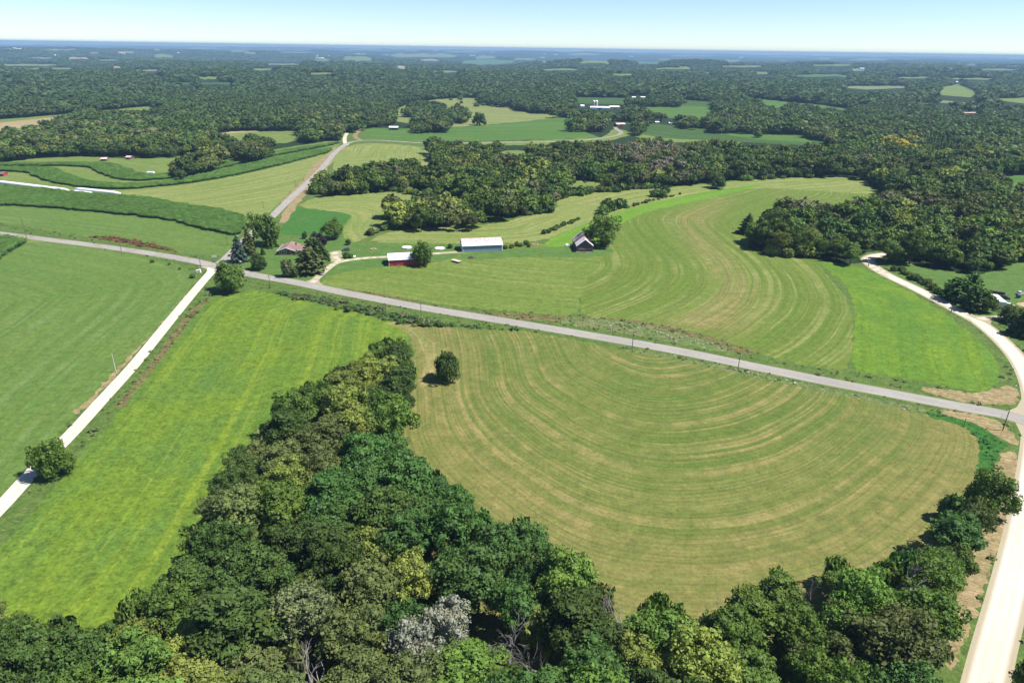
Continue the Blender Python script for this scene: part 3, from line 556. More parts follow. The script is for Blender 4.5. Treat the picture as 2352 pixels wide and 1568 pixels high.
# ------------------------------------------------------------------ trees
M['leaf'] = leaf_mat('leaf', 'object'); M['leaf_mass'] = leaf_mat('leaf_mass', 'instancer')
M['bark'] = plain_mat('bark', (.10, .085, .07, 1), .9, .5, 3.0)
M['dead_wood'] = plain_mat('dead_wood', (.22, .20, .185, 1), .9, .4, 2.0)
def _unit(a): return a / np.maximum(np.linalg.norm(a, axis=1, keepdims=True), 1e-9)
def _ico(sub):
    bm = bmesh.new(); bmesh.ops.create_icosphere(bm, subdivisions=sub, radius=1.0)
    v = np.array([x.co[:] for x in bm.verts]); f = np.array([[y.index for y in x.verts] for x in bm.faces], np.int32); bm.free(); return v, f
ICO1, ICO2 = _ico(1), _ico(2)
def cards(rng, pos, nrm, size, tilt=.6):
    """small irregular leaf-clump faces facing roughly along nrm"""
    n = len(pos); nn = _unit(nrm + rng.normal(0, tilt, (n, 3)))
    t = _unit(np.cross(nn, rng.normal(0, 1, (n, 3)))); b = np.cross(nn, t)
    s = size * np.exp(rng.normal(0, .38, (n, 1))); q = []
    for cx, cy in ((-1, -.55), (.15, -1), (1, .5), (-.2, 1)):
        j = rng.uniform(.7, 1.25, (n, 1)); q.append(pos + t * s * cx * j * .62 + b * s * cy * j * .62 + nn * rng.normal(0, .12, (n, 1)) * s)
    v = np.stack(q, 1).reshape(-1, 3); f = np.arange(n * 4, dtype=np.int32).reshape(n, 4)
    return v, f
def crown_mesh(name, seed, rx, rz, zc, nl, nq, leaf, mat, lob=(.26, .42), low=-.45, core=ICO1, asym=.12, tilt=.6, open_=0.0, cone=0.0):
    rng = np.random.default_rng(seed)
    V = []; T = []; Q = []; off = 0
    k = np.arange(nl) + .5; ph = k * 2.39996 + rng.uniform(0, 6.28); cz = 1 - (1 - low) * k / nl
    d = np.stack([np.cos(ph) * np.sqrt(1 - cz ** 2), np.sin(ph) * np.sqrt(1 - cz ** 2), cz], 1) + rng.normal(0, .16, (nl, 3)); d = _unit(d)
    lum = 1 + asym * np.sin(2 * ph + rng.uniform(0, 6)) + asym * rng.normal(0, 1, nl)
    dist = rng.uniform(.58, .74, nl) * lum
    c = d * dist[:, None] * np.array([rx, rx, rz])
    if cone > 0:
        f_ = 1 - cone * (c[:, 2] / rz + 1) / 2; c[:, :2] *= f_[:, None]
    c = np.vstack([c, rng.normal(0, .22, (max(3, nl // 6), 3)) * np.array([rx, rx, rz])])
    cd = np.vstack([d, _unit(rng.normal(0, 1, (len(c) - nl, 3)))])
    for i in range(len(c)):
        lr = rx * rng.uniform(*lob) * (1.15 if i >= nl else 1); sq = np.array([1, 1, .82])
        if not (open_ and i < nl and rng.random() < open_):
            cv, cf = core; w = cv * (1 + rng.normal(0, .12, (len(cv), 1))) * lr * .66 * sq + c[i]
            V.append(w); T.append(cf + off); off += len(w)
        m = int(nq * (lr / (rx * .34)) ** 2)
        u = _unit(rng.normal(0, 1, (m, 3))); keep = (u @ cd[i] > -.35) | (u[:, 2] > .3); u = u[keep]
        p = c[i] + u * lr * rng.uniform(.78, 1.12, (len(u), 1)) * sq
        if len(u):
            qv, qf = cards(rng, p, u * .9 + np.array([0, 0, .25]), leaf, tilt); V.append(qv); Q.append(qf + off); off += len(qv)
    v = np.vstack(V); v[:, 2] += zc
    gr = ([np.vstack(T)] if T else []) + [np.vstack(Q)]
    return mesh_np(name, v, gr, mat)
def trunk_mesh(name, seed, h, r, spread, zc, mat, limbs=6):
    rng = random.Random(seed); m = MB()
    bend = [(rng.uniform(-.3, .3) * r * 2, rng.uniform(-.3, .3) * r * 2) for _ in range(5)]
    pts = [(bend[i][0] * i / 2, bend[i][1] * i / 2, h * i / 4) for i in range(5)]
    m.tube(pts, [r * 1.35, r, r * .8, r * .55, r * .25], 7)
    for k in range(limbs):
        a = k * 2.4 + rng.uniform(-.4, .4); z0 = h * rng.uniform(.35, .7); s = spread * rng.uniform(.5, .85)
        p0 = Vector((0, 0, z0)); p2 = Vector((math.cos(a) * s, math.sin(a) * s, min(h * 1.02, z0 + s * rng.uniform(.5, .9)))); p1 = p0.lerp(p2, .5) + Vector((0, 0, s * .08))
        m.tube([p0, p1, p2], [r * .45, r * .3, r * .1], 5)
    return m.mesh(name, mat)
def conifer_mesh(name, seed, r, h, mat, leaf=.5, dens=1.0, droop=.35, z0=.06, tiers=16, blunt=.0):
    rng = np.random.default_rng(seed); V = []; Q = []; T = []; off = 0
    for t in range(tiers):
        f = (t + .3) / tiers; z = h * (z0 + (1 - z0) * f); rr = r * ((1 - f) ** (.85 - blunt * .4)) * rng.uniform(.85, 1.1) + r * .05
        nb = max(4, int(11 * (1 - f * .6)))
        for b in range(nb):
            a = b * 2 * math.pi / nb + t * 1.3 + rng.uniform(-.25, .25); L = rr * rng.uniform(.75, 1.12); k = max(3, int(L / leaf * 4.5 * dens))
            s = np.sqrt(rng.uniform(0.02, 1, k)); w = (1 - s) * L * .28 + .18
            p = np.stack([np.cos(a) * s * L, np.sin(a) * s * L, z - droop * s * s * L + rng.normal(0, .12, k)], 1)
            p[:, 0] += -np.sin(a) * rng.uniform(-1, 1, k) * w; p[:, 1] += np.cos(a) * rng.uniform(-1, 1, k) * w
            nrm = np.stack([np.cos(a) * np.full(k, .35), np.sin(a) * np.full(k, .35), np.ones(k)], 1)
            qv, qf = cards(rng, p, nrm, leaf, .45); V.append(qv); Q.append(qf + off); off += len(qv)
    # inner mass
    n = 10
    for t in range(5):
        f = t / 5; rr = r * (1 - f) * .62; z = h * (z0 + (1 - z0) * f)
        ring = np.array([[math.cos(2 * math.pi * i / n) * rr, math.sin(2 * math.pi * i / n) * rr, z] for i in range(n)] + [[0, 0, z + h * .26]])
        V.append(ring); T.append(np.array([[i, (i + 1) % n, n] for i in range(n)], np.int32) + off); off += n + 1
    return mesh_np(name, np.vstack(V), [np.vstack(T), np.vstack(Q)], mat)
def dead_mesh(name, seed, h, r, mat, levels=4):
    rng = random.Random(seed); m = MB()
    def grow(p, d, L, rad, lv):
        q = p + d * L * .5 + Vector((rng.uniform(-1, 1), rng.uniform(-1, 1), rng.uniform(-.2, .6))) * L * .07; e = q + (d + Vector((rng.uniform(-.25, .25), rng.uniform(-.25, .25), .1))).normalized() * L * .5
        m.tube([p, q, e], [rad, rad * .78, rad * .55], 5 if lv > 2 else 3, False)
        if lv <= 0: return
        for _ in range(rng.choice((3, 3, 4)) if lv > 1 else 3):
            a = rng.uniform(0, 6.28); u = d.orthogonal().normalized(); u.rotate(Matrix.Rotation(a, 3, d))
            nd = (d * rng.uniform(.65, 1.0) + u * rng.uniform(.45, .8) + Vector((0, 0, .18))).normalized()
            grow((q if rng.random() < .35 else e), nd, L * rng.uniform(.6, .78), rad * .52, lv - 1)
    grow(Vector((0, 0, 0)), Vector((0, 0, 1)), h * .36, r, levels)
    return m.mesh(name, mat)

# prototypes: broadleaf crowns with separate trunks, unit = metres
NEAR = []
for i, (rx, rz, zc, nl, lob, op) in enumerate([(6.5, 5.6, 9.6, 46, (.18, .34), .1), (7.4, 5.2, 9.4, 52, (.16, .32), 0), (5.6, 6.6, 10.2, 40, (.20, .38), .2), (6.8, 6.0, 10.4, 60, (.13, .27), .3),
                                              (5.0, 5.4, 8.6, 34, (.22, .40), .1), (7.0, 6.6, 11.0, 62, (.13, .28), .35), (6.0, 4.6, 8.2, 40, (.18, .34), .1), (4.6, 7.0, 9.8, 38, (.20, .38), .25)]):
    cm = crown_mesh('crown', 100 + i, rx, rz, zc, nl, 260, .31, M['leaf'], lob, open_=op, asym=.20, tilt=.75)
    tm = trunk_mesh('trunk', 50 + i, zc, .34, rx, zc, M['bark'])
    NEAR.append((cm, tm, rx, zc + rz, zc, rz))
MIDP = []
for i, (rx, rz, zc, nl) in enumerate([(6.5, 5.6, 9.0, 20), (7.2, 5.0, 8.6, 22), (5.4, 6.2, 9.4, 18), (6.2, 5.4, 8.8, 24)]):
    cm = crown_mesh('crown', 300 + i, rx, rz, zc, nl, 34, .95, M['leaf'], (.28, .44))
    tm = trunk_mesh('trunk', 80 + i, zc, .3, rx, zc, M['bark'], 3); MIDP.append((cm, tm, rx, zc + rz, zc, rz))
BUSH = []
for i in range(4):
    rx = 2.2 + .3 * i; BUSH.append((crown_mesh('foliage', 400 + i, rx, 1.7, 1.35, 12, 40, .42, M['leaf'], (.34, .5), low=-.2), None, rx, 3.0))
SPRUCE = [(conifer_mesh('crown', 500 + i, 4.0, 14.0, M['leaf'], .45, 1.0), trunk_mesh('trunk', 90 + i, 13.0, .25, .3, 0, M['bark'], 0), 4.0, 14.0, 0, 0) for i in range(2)]
PINE = [(conifer_mesh('crown', 510 + i, 6.2, 13.0, M['leaf'], .6, .9, -.1, .10, 12, .9), trunk_mesh('trunk', 95 + i, 12.0, .35, .3, 0, M['bark'], 0), 6.2, 13.0, 0, 0) for i in range(2)]
SPRUCE_L = (conifer_mesh('crown', 520, 3.4, 13.0, M['leaf'], .9, .35, .3, .05, 10), None, 3.4, 13.0)
DEAD = [(dead_mesh('branches', 600 + i, 13.0, .26, M['dead_wood']), None, 4.0, 12.0) for i in range(3)]

TC = {  # leaf colours (base colours)
    'D': ((.050, .086, .020), 'dark green'), 'M': ((.074, .126, .023), 'mid green'), 'Y': ((.150, .188, .040), 'yellow green'), 'O': ((.088, .114, .034), 'dull olive'),
    'B': ((.052, .108, .026), 'deep bluish green'), 'L': ((.090, .160, .030), 'bright green'), 'S': ((.205, .215, .165), 'silver leaved'), 'K': ((.030, .022, .030), 'dark purple leaved'),
    'P': ((.060, .092, .070), 'blue grey'), 'W': ((.10, .125, .055), 'greyish')}
tree_rng = np.random.default_rng(11)
def put_tree(name, proto, loc, scale, rz, col, label, cat, group=None, sz=None, low=None):
    root = empty(name, loc, rz); cm, tm = proto[0], proto[1]
    k = cm.name.split('.')[0]
    c = link(k, cm, root); c.scale = (scale, scale, sz if sz else scale); c.color = (*col, 1)
    if low and tm and k == 'crown' and proto[4] > 0:
        H_ = (sz or scale) * proto[3]; rzp, zcp = proto[5], proto[4]; ks = H_ * (1 - low) / (1.62 * rzp); c.scale = (scale, scale, ks); c.location = (0, 0, H_ - (zcp + rzp) * ks)
    if tm: t = link('trunk', tm, root); t.scale = (scale, scale, (sz if sz else scale) * (.75 if low else 1))
    tag(root, label, cat, group); return root
def jit(c, a=.13):
    k = 1 + tree_rng.normal(0, a); return tuple(float(np.clip(x * k * (1 + tree_rng.normal(0, a * .2)), .005, .6)) for x in c)
# named single trees: name, proto, foot (px,py), picture width of crown, picture top, colour, label
SINGLE = [
 ('broadleaf_tree', NEAR[1], (531, 668), 76, 602, 'M', 'broad round tree beside the crossroads at the top of the gravel lane', 'tree'),
 ('broadleaf_tree', NEAR[3], (613, 562), 70, 486, 'M', 'biggest rounded tree behind the house next to the north road', 'tree'),
 ('pine_tree', SPRUCE[1], (621, 567), 32, 514, 'D', 'thin dark pine in front of the biggest rounded tree', 'tree'),
 ('spruce_tree', SPRUCE[0], (550, 601), 38, 540, 'P', 'blue grey spruce at the crossroads corner of the lawn', 'tree'),
 ('pine_tree', SPRUCE[1], (573, 584), 34, 522, 'O', 'brownish olive pine behind the blue grey spruce', 'tree'),
 ('spruce_tree', SPRUCE[1], (604, 585), 11, 567, 'D', 'small slim conifer on the lawn between the pine and the house', 'tree'),
 ('broadleaf_tree', NEAR[4], (596, 619), 34, 585, 'D', 'small round dark tree on the front lawn near the road', 'tree'),
 ('shrub', BUSH[3], (662, 635), 32, 598, 'W', 'large greyish twiggy shrub on the front lawn by the road', 'shrub'),
 ('shrub', BUSH[2], (677, 636), 20, 615, 'D', 'dark green shrub touching the large greyish twiggy shrub', 'shrub'),
 ('pine_tree', PINE[0], (713, 626), 60, 570, 'O', 'wide drooping pine nearest the driveway mouth', 'tree'),
 ('pine_tree', PINE[1], (722, 598), 50, 545, 'D', 'tall dark pine at the right end of the house', 'tree'),
 ('pine_tree', SPRUCE[0], (741, 598), 34, 560, 'D', 'dark pine overhanging the gravel parking apron', 'tree'),
 ('broadleaf_tree', NEAR[0], (731, 572), 40, 534, 'K', 'dark purple leaved tree behind the house pines', 'tree'),
 ('broadleaf_tree', NEAR[2], (766, 549), 44, 500, 'M', 'open crowned tree on the edge of the deep green square field', 'tree'),
 ('broadleaf_tree', NEAR[4], (700, 548), 12, 532, 'D', 'tiny round tree at the back edge of the lawn', 'tree'),
 ('broadleaf_tree', NEAR[7], (800, 562), 14, 550, 'D', 'slender young tree behind the parked blue car', 'tree'),
 ('shrub', BUSH[0], (795, 592), 15, 581, 'D', 'rounded dark shrub beside the yard pole', 'shrub'),
 ('shrub', BUSH[1], (806, 592), 12, 584, 'M', 'low green shrub between the yard pole and the white box', 'shrub'),
 ('shrub', BUSH[2], (680, 585), 11, 575, 'L', 'light yellow green shrub against the front of the house', 'shrub'),
 ('shrub', BUSH[0], (754, 592), 8, 584, 'O', 'small olive shrub at the edge of the gravel parking apron', 'shrub'),
 ('broadleaf_tree', NEAR[0], (972, 609), 50, 556, 'M', 'leafy tree at the right end of the red shed', 'tree'),
 ('broadleaf_tree', NEAR[4], (1034, 570), 12, 560, 'D', 'tiny tree between the second white tank and the blue grey shed', 'tree'),
 ('broadleaf_tree', NEAR[5], (1381, 563), 90, 491, 'M', 'huge spreading tree behind the old barn', 'tree'),
 ('broadleaf_tree', NEAR[6], (1027, 873), 62, 808, 'D', 'lone round tree standing in the large mown field', 'tree'),
 ('broadleaf_tree', NEAR[1], (1645, 432), 44, 401, 'D', 'lone dark tree on the skyline of the upper hay field', 'tree'),
 ('broadleaf_tree', MIDP[0], (1101, 288), 30, 259, 'D', 'lone dark tree on the tan pasture hill', 'tree'),
 ('broadleaf_tree', MIDP[1], (1740, 316), 23, 300, 'M', 'single round tree in the striped crop field', 'tree'),
 ('broadleaf_tree', NEAR[6], (126, 1092), 86, 1014, 'M', 'spreading tree leaning over the white gravel lane at lower left', 'tree'),
 ('broadleaf_tree', NEAR[5], (2262, 1180), 118, 1082, 'M', 'open branched tree between the grass waterway and the east road', 'tree'),
 ('broadleaf_tree', NEAR[1], (2378, 1620), 110, 1500, 'D', 'dark tree cut off by the lower right corner beyond the east road', 'tree'),
 ('pine_tree', PINE[1], (2195, 690), 62, 636, 'B', 'large spreading pine casting its shadow on the east road', 'tree'),
 ('pine_tree', PINE[0], (2225, 688), 56, 628, 'B', 'tallest pine of the cluster by the white trailer', 'tree'),
 ('pine_tree', PINE[0], (2232, 712), 50, 655, 'D', 'third pine of the cluster nearest the white trailer', 'tree'),
 ('broadleaf_tree', NEAR[4], (2262, 716), 42, 672, 'M', 'small green tree in front of the white trailer', 'tree'),
 ('broadleaf_tree', NEAR[6], (2316, 736), 46, 700, 'O', 'thin grey green tree at the mouth of the east driveway', 'tree'),
 ('spruce_tree', SPRUCE[0], (2350, 770), 60, 700, 'D', 'dark spruce at the right edge beside the east driveway', 'tree'),
 ('broadleaf_tree', NEAR[2], (2330, 745), 34, 715, 'D', 'dark tree behind the spruce at the east driveway', 'tree'),
 ('pine_tree', SPRUCE[1], (1716, 537), 40, 498, 'D', 'ragged pine jutting from the corner of the east wood', 'tree'),
 ('broadleaf_tree', MIDP[1], (2310, 432), 26, 408, 'D', 'dark tree at the near corner of the far green field', 'tree'),
]
TREE_N = 0; taken = []
for name, proto, foot, wpx, top, col, label, cat in SINGLE:
    g = at(*foot); dep = depth_at(g); R = wpx * dep / FPX / 2 * (1.28 if name in ('pine_tree', 'spruce_tree') else 1.0); h = rise(foot[0], foot[1], top)
    sc = R / proto[2] / 1.02; szz = h / proto[3] * 1.0; szz = min(max(szz, sc * .55), sc * 2.2)
    put_tree(name, proto, g, sc, tree_rng.uniform(0, 6.28), jit(TC[col][0], .05), label, cat, sz=szz, low=.08 if len(proto) > 4 and name == 'broadleaf_tree' else None); taken.append((g.x, g.y, R))
    if cat == 'tree': TREE_N += 1

# ---- the near wood: crown outlines as they show, filled by dart throwing on the ground
W_FG = np.array([(850, 812), (868, 790), (890, 782), (925, 785), (946, 802), (955, 850), (950, 880), (945, 930), (938, 990), (950, 1050), (985, 1085), (1030, 1105), (1080, 1140), (1110, 1170), (1122, 1205), (1150, 1212), (1180, 1203), (1230, 1208), (1290, 1260), (1330, 1285), (1370, 1345), (1420, 1362), (1500, 1352), (1560, 1377), (1640, 1362), (1700, 1347), (1735, 1350), (1760, 1325), (1820, 1312), (1880, 1330), (1925, 1282), (1980, 1292), (2020, 1300), (2070, 1290), (2110, 1255), (2140, 1240), (2165, 1190), (2175, 1150), (2215, 1140), (2280, 1180), (2262, 1240), (2232, 1300), (2215, 1340), (2200, 1385), (2195, 1450), (2180, 1520), (2165, 1600), (2150, 1800),
        (-250, 1800), (-200, 1380), (0, 1385), (30, 1415), (70, 1435), (110, 1412), (185, 1432), (230, 1440), (280, 1385), (330, 1355), (372, 1365), (375, 1330), (412, 1290), (462, 1210), (452, 1170), (482, 1140), (512, 1080), (507, 1042), (542, 1030), (600, 1002), (612, 950), (672, 900), (742, 870), (800, 842)], float)
SEEDS = [(905, 800, 'M'), (870, 860, 'Y'), (800, 900, 'Y'), (930, 820, 'D'), (935, 850, 'D'), (830, 940, 'Y'), (870, 950, 'Y'), (770, 885, 'D'), (700, 930, 'M'), (640, 960, 'D'), (660, 990, 'M'), (720, 985, 'O'), (610, 1050, 'O'), (560, 1070, 'D'), (650, 1110, 'Y'), (710, 1125, 'Y'), (760, 1080, 'O'), (880, 1045, 'B'), (840, 1000, 'Y'), (925, 960, 'M'), (900, 900, 'D'), (960, 1100, 'B'), (1000, 1140, 'B'), (1060, 1170, 'B'), (790, 1150, 'B'), (830, 1200, 'D'), (700, 1180, 'D'), (560, 1190, 'O'), (520, 1230, 'O'), (620, 1150, 'M'), (500, 1300, 'D'), (570, 1340, 'D'), (430, 1330, 'D'), (520, 1370, 'D'), (320, 1430, 'M'), (300, 1400, 'M'), (360, 1400, 'M'), (880, 1270, 'Y'), (950, 1290, 'Y'), (900, 1340, 'Y'), (880, 1370, 'Y'), (1000, 1250, 'B'), (1100, 1250, 'B'), (1180, 1300, 'B'), (1250, 1290, 'B'), (1200, 1370, 'B'), (1100, 1370, 'B'), (1050, 1320, 'B'), (840, 1280, 'O'), (760, 1310, 'D'), (700, 1400, 'W'), (660, 1390, 'O'), (800, 1450, 'O'), (760, 1400, 'O'), (970, 1430, 'B'), (975, 1480, 'S'), (1030, 1460, 'S'), (935, 1510, 'S'), (1160, 1440, 'Y'), (1235, 1480, 'Y'), (1260, 1560, 'B'), (1320, 1370, 'L'), (1310, 1460, 'D'), (1330, 1500, 'B'), (1380, 1430, 'O'), (1430, 1490, 'Y'), (1480, 1400, 'M'), (1560, 1420, 'M'), (1600, 1480, 'Y'), (1520, 1480, 'L'), (350, 1500, 'Y'), (450, 1500, 'Y'), (420, 1540, 'Y'), (280, 1560, 'L'), (100, 1460, 'M'), (50, 1500, 'D'), (180, 1500, 'D'), (200, 1540, 'M'), (20, 1410, 'O'), (600, 1480, 'M'), (560, 1500, 'O'), (690, 1500, 'O'), (850, 1540, 'O'), (1000, 1560, 'M'), (1100, 1540, 'M'), (1080, 1500, 'M'), (1700, 1390, 'M'), (1820, 1370, 'L'), (1770, 1400, 'M'), (1850, 1440, 'M'), (1960, 1340, 'M'), (1980, 1410, 'L'), (2040, 1330, 'M'), (2110, 1330, 'B'), (2150, 1350, 'M'), (2050, 1450, 'O'), (2100, 1500, 'B'), (1870, 1500, 'O'), (1930, 1550, 'M'), (1750, 1500, 'L'), (1700, 1560, 'L'), (2200, 1270, 'M'), (2150, 1290, 'L'), (2215, 1220, 'B'), (2230, 1190, 'O'), (1580, 1560, 'D'), (1450, 1560, 'L')]
SD = np.array([(a, b) for a, b, c in SEEDS], float)
DEADP = [(1155, 1440), (1180, 1500), (1425, 1400), (1440, 1470), (1895, 1370), (2085, 1370), (1600, 1405), (710, 1530)]
WP = []
# the pale silver leaved pair near the lower edge
for k_, (cx_, cy_, R_, lb_) in enumerate(((1028, 1432, 4.7, 'taller silver leaved tree showing pale among the near wood at bottom centre'), (952, 1476, 4.5, 'lower silver leaved tree to the left of the taller silver one'))):
    dv = AX_F + (cx_ - 1176) / FPX * AX_R + (784 - cy_) / FPX * AX_U; tt = (9.5 - CAM_H) / dv[2]; g = Vector((dv[0] * tt, dv[1] * tt, 0)); g.z = float(height(g.x, g.y))
    put_tree('silver_leaved_tree', NEAR[3], g, R_ / 6.8 * 1.08, 1.0 + k_ * 2, TC['S'][0], lb_, 'tree', sz=15.2 / 16.4); taken.append((g.x, g.y, R_)); TREE_N += 1
def try_tree(x, y, R, h, polys, frac=.82):
    z0 = float(height(x, y)); cx, cy = project(x, y, z0 + h * .62); w = max(1, x * AX_F[0] + y * AX_F[1] + (z0 - CAM_H) * AX_F[2])
    rp = R / w * FPX * frac
    X = np.array([cx, cx - rp, cx + rp, cx, cx]); Y = np.array([cy, cy, cy, cy - rp, cy + rp * .3])
    return (cx, cy) if inside(X, Y, polys).all() else None
for rad, tries in ((6.1, 1500), (4.9, 6000), (3.8, 9000), (2.7, 9000)):
    for _ in range(tries):
        x = tree_rng.uniform(-130, 140); y = tree_rng.uniform(48, 238); R = rad * tree_rng.uniform(.88, 1.12); h = R * tree_rng.uniform(2.1, 2.8) if R > 4 else R * 2.9
        if y > 190 and R > 6.2: continue
        c = try_tree(x, y, R, h, W_FG)
        if c is None: continue
        ok = all((x - a) ** 2 + (y - b) ** 2 > ((R + r) * .74) ** 2 for a, b, r, *_ in WP)
        if not ok or any((x - a) ** 2 + (y - b) ** 2 < ((R + r) * .8) ** 2 for a, b, r in taken): continue
        WP.append((x, y, R, h, c[0], c[1]))
print('near wood', len(WP))
WP.sort(key=lambda t: -(t[2] / max(40, math.hypot(t[0], t[1], CAM_H)) * (1.0 if -60 < t[4] < 2412 and t[5] < 1680 else .4)))
WEXTRA = WP[232:]; WP = WP[:232]
LAND = [((980, 1460), 'the silver leaved tree'), ((900, 860), 'the northern tip'), ((530, 1080), 'the bright field edge'), ((560, 1330), 'the dark hollow'), ((300, 1430), 'the bright field corner'),
        ((1100, 1180), 'the mown field edge'), ((1330, 1350), 'the bay of the mown field'), ((1895, 1370), 'the dead tree by the mown field'), ((2085, 1370), 'the dead tree towards the east road'), ((2200, 1270), 'the grass waterway'), ((2170, 1500), 'the east road'), ((50, 1500), 'the lower left corner'), ((1580, 1540), 'the bottom edge right of centre'), ((1160, 1450), 'the broken dead tree'), ((760, 1150), 'the heart of the wood'), ((750, 1500), 'the bottom edge left of centre')]
LP = np.array([l[0] for l in LAND], float)
ORD = ['nearest', 'second', 'third', 'fourth', 'fifth', 'sixth', 'seventh', 'eighth', 'ninth', 'tenth']
def sizeword(R): return 'huge' if R > 7.2 else 'large' if R > 6.2 else 'broad' if R > 5.2 else 'medium' if R > 4.2 else 'small' if R > 3.1 else 'shrubby'
items = []
for (x, y, R, h, cx, cy) in WP:
    k = int(np.argmin(np.hypot(*(SD - (cx, cy) + tree_rng.normal(0, 12, 2)).T))); col = SEEDS[k][2]
    if col == 'S' and (R < 3.2): col = 'S' if tree_rng.random() < .7 else 'M'
    items.append([x, y, R, h, cx, cy, 'D' if col == 'S' else col])
# dead trees take the place of the live tree nearest to each grey spot
for dx, dy in DEADP:
    j = min(range(len(items)), key=lambda i: math.hypot(items[i][4] - dx, items[i][5] - dy) if items[i][6] != 'X' and items[i][2] < 6.2 else 1e9); items[j][6] = 'X'
seen = {}
def unique_label(base, place, cx, cy, reg=seen):
    return (base, place)
lab = []
for it in items:
    j = int(np.argmin(np.hypot(*(LP - (it[4], it[5])).T))); lab.append((it[6], sizeword(it[2]), j, math.hypot(LP[j][0] - it[4], LP[j][1] - it[5])))
for i, it in enumerate(items):
    x, y, R, h, cx, cy, col = it
    same = sorted(k for k in range(len(items)) if lab[k][:3] == lab[i][:3]); same.sort(key=lambda k: lab[k][3]); rank = same.index(i)
    if it[1] < 60 and (cy > 1640): pass
    word = 'grey leafless dead' if col == 'X' else TC[col][1]
    pl = LAND[lab[i][2]][1]
    lb = f'{lab[i][1]} {word} wood tree, {ORD[min(rank, 9)]}{"" if rank == 0 else " nearest"} to {pl}' if len(same) > 1 else f'{lab[i][1]} {word} wood tree close to {pl}'
    loc = (x, y, float(height(x, y)))
    if col == 'X': p = DEAD[i % 3]; o = put_tree('dead_tree', p, loc, R / 3.6, tree_rng.uniform(0, 6.28), (1, 1, 1), lb, 'tree', 'trees of the near wood', sz=h / 11.)
    elif R < 3.1: p = BUSH[i % 4]; o = put_tree('understory_tree', p, loc, R / p[2] * 1.1, tree_rng.uniform(0, 6.28), jit(TC[col][0]), lb, 'tree', 'trees of the near wood', sz=h / 3.0)
    else:
        p = NEAR[int(tree_rng.integers(0, 8))] if col != 'S' else NEAR[3]; s = R / p[2] * 1.12
        o = put_tree('silver_leaved_tree' if col == 'S' else 'broadleaf_tree', p, loc, s, tree_rng.uniform(0, 6.28), jit(TC[col][0]), lb, 'tree', 'trees of the near wood', sz=min(h / p[3], s * 1.25))
    TREE_N += 1

# ---- woods farther off
W_MID = np.array([(716, 442), (745, 398), (790, 402), (850, 385), (905, 380), (985, 384), (1000, 370), (985, 350), (990, 322), (1040, 330), (1100, 336), (1150, 345), (1210, 345), (1300, 338), (1400, 330), (1480, 332), (1560, 338), (1660, 340), (1760, 345), (1890, 342), (1960, 330), (2030, 320), (2352, 330), (2900, 330), (2900, 560),
        (2352, 588), (2290, 610), (2240, 626), (2190, 618), (2110, 598), (2052, 590), (2040, 575), (1985, 580), (1950, 592), (1900, 592), (1860, 583), (1840, 575), (1762, 574), (1722, 555), (1716, 528), (1730, 490), (1746, 452), (1800, 430), (1850, 432), (1925, 440), (1985, 444), (2022, 442), (2000, 425), (1978, 404), (1868, 400), (1668, 408), (1568, 420), (1384, 428), (1276, 446), (1262, 474), (1210, 486), (1176, 486), (1110, 478), (1095, 460), (1070, 446), (1000, 440), (951, 434), (850, 438), (784, 444)], float)
W_CLUMP = np.array([(888, 478), (902, 464), (925, 478), (965, 460), (990, 456), (1010, 464), (1050, 470), (1092, 478), (1100, 496), (1090, 504), (1050, 504), (1000, 502), (940, 505), (902, 503), (889, 494)], float)
W_L = np.array([(-900, 372), (0, 370), (117, 358), (233, 354), (300, 360), (400, 357), (480, 346), (465, 324), (470, 318), (525, 302), (600, 298), (697, 297), (690, 325), (757, 330), (783, 320), (792, 303), (835, 286), (900, 288), (905, 268), (1320, 262), (1380, 270), (1430, 292), (1400, 305), (1380, 300), (1372, 312), (1310, 292), (1306, 275), (1200, 300), (1400, 280), (1470, 278), (1568, 288), (1668, 296), (1835, 300), (1905, 326), (1960, 335), (2050, 322), (2900, 320), (3600, 100), (-1500, 60)], float)
W_L2 = np.array([(490, 345), (500, 320), (530, 325), (555, 345), (570, 352), (565, 325), (590, 312), (620, 330), (622, 350), (570, 360), (520, 352)], float)
HEDGE_L = np.array([(355, 400), (375, 385), (400, 380), (440, 365), (500, 350), (512, 362), (480, 378), (400, 400), (360, 405)], float)
W_E = np.array([(1180, 233), (1305, 235), (1380, 262), (1376, 300), (1420, 300), (1330, 300), (1312, 270), (1185, 258)], float)
EXTRA = [np.array(p, float) for p in [[(951, 294), (955, 268), (985, 258), (1027, 275), (1025, 292)], [(1001, 272), (1005, 260), (1060, 254), (1076, 262), (1070, 272), (1030, 274)], [(931, 258), (945, 244), (985, 238), (991, 256), (960, 262)],
        [(990, 250), (1000, 240), (1018, 243), (1015, 252)], [(1311, 290), (1312, 262), (1345, 268), (1380, 262), (1400, 280), (1420, 285), (1418, 308), (1370, 310)], [(1450, 302), (1440, 285), (1455, 283), (1480, 300)], [(1320, 250), (1310, 234), (1350, 248), (1360, 262), (1400, 250), (1560, 272), (1600, 286), (1480, 282), (1400, 272)],
        [(1781, 262), (1815, 240), (1870, 252), (1900, 262), (1990, 262), (2050, 280), (1980, 310), (1840, 298), (1640, 294), (1630, 276), (1700, 268)], [(1640, 256), (1642, 225), (1700, 222), (1770, 262), (1740, 262)], [(1100, 230), (1105, 222), (1180, 226), (1180, 238), (1150, 238)], [(1440, 236), (1445, 222), (1560, 224), (1565, 238)]]]
def crown_in(cx, cy, polys):
    r = np.zeros(cx.shape, bool)
    for p in polys: r |= inside(cx, cy, p)
    return r
EXCL_ALWAYS = [i for i, r in enumerate(REG) if r['name'] in ('gravel_road', 'county_road', 'driveway', 'track')]
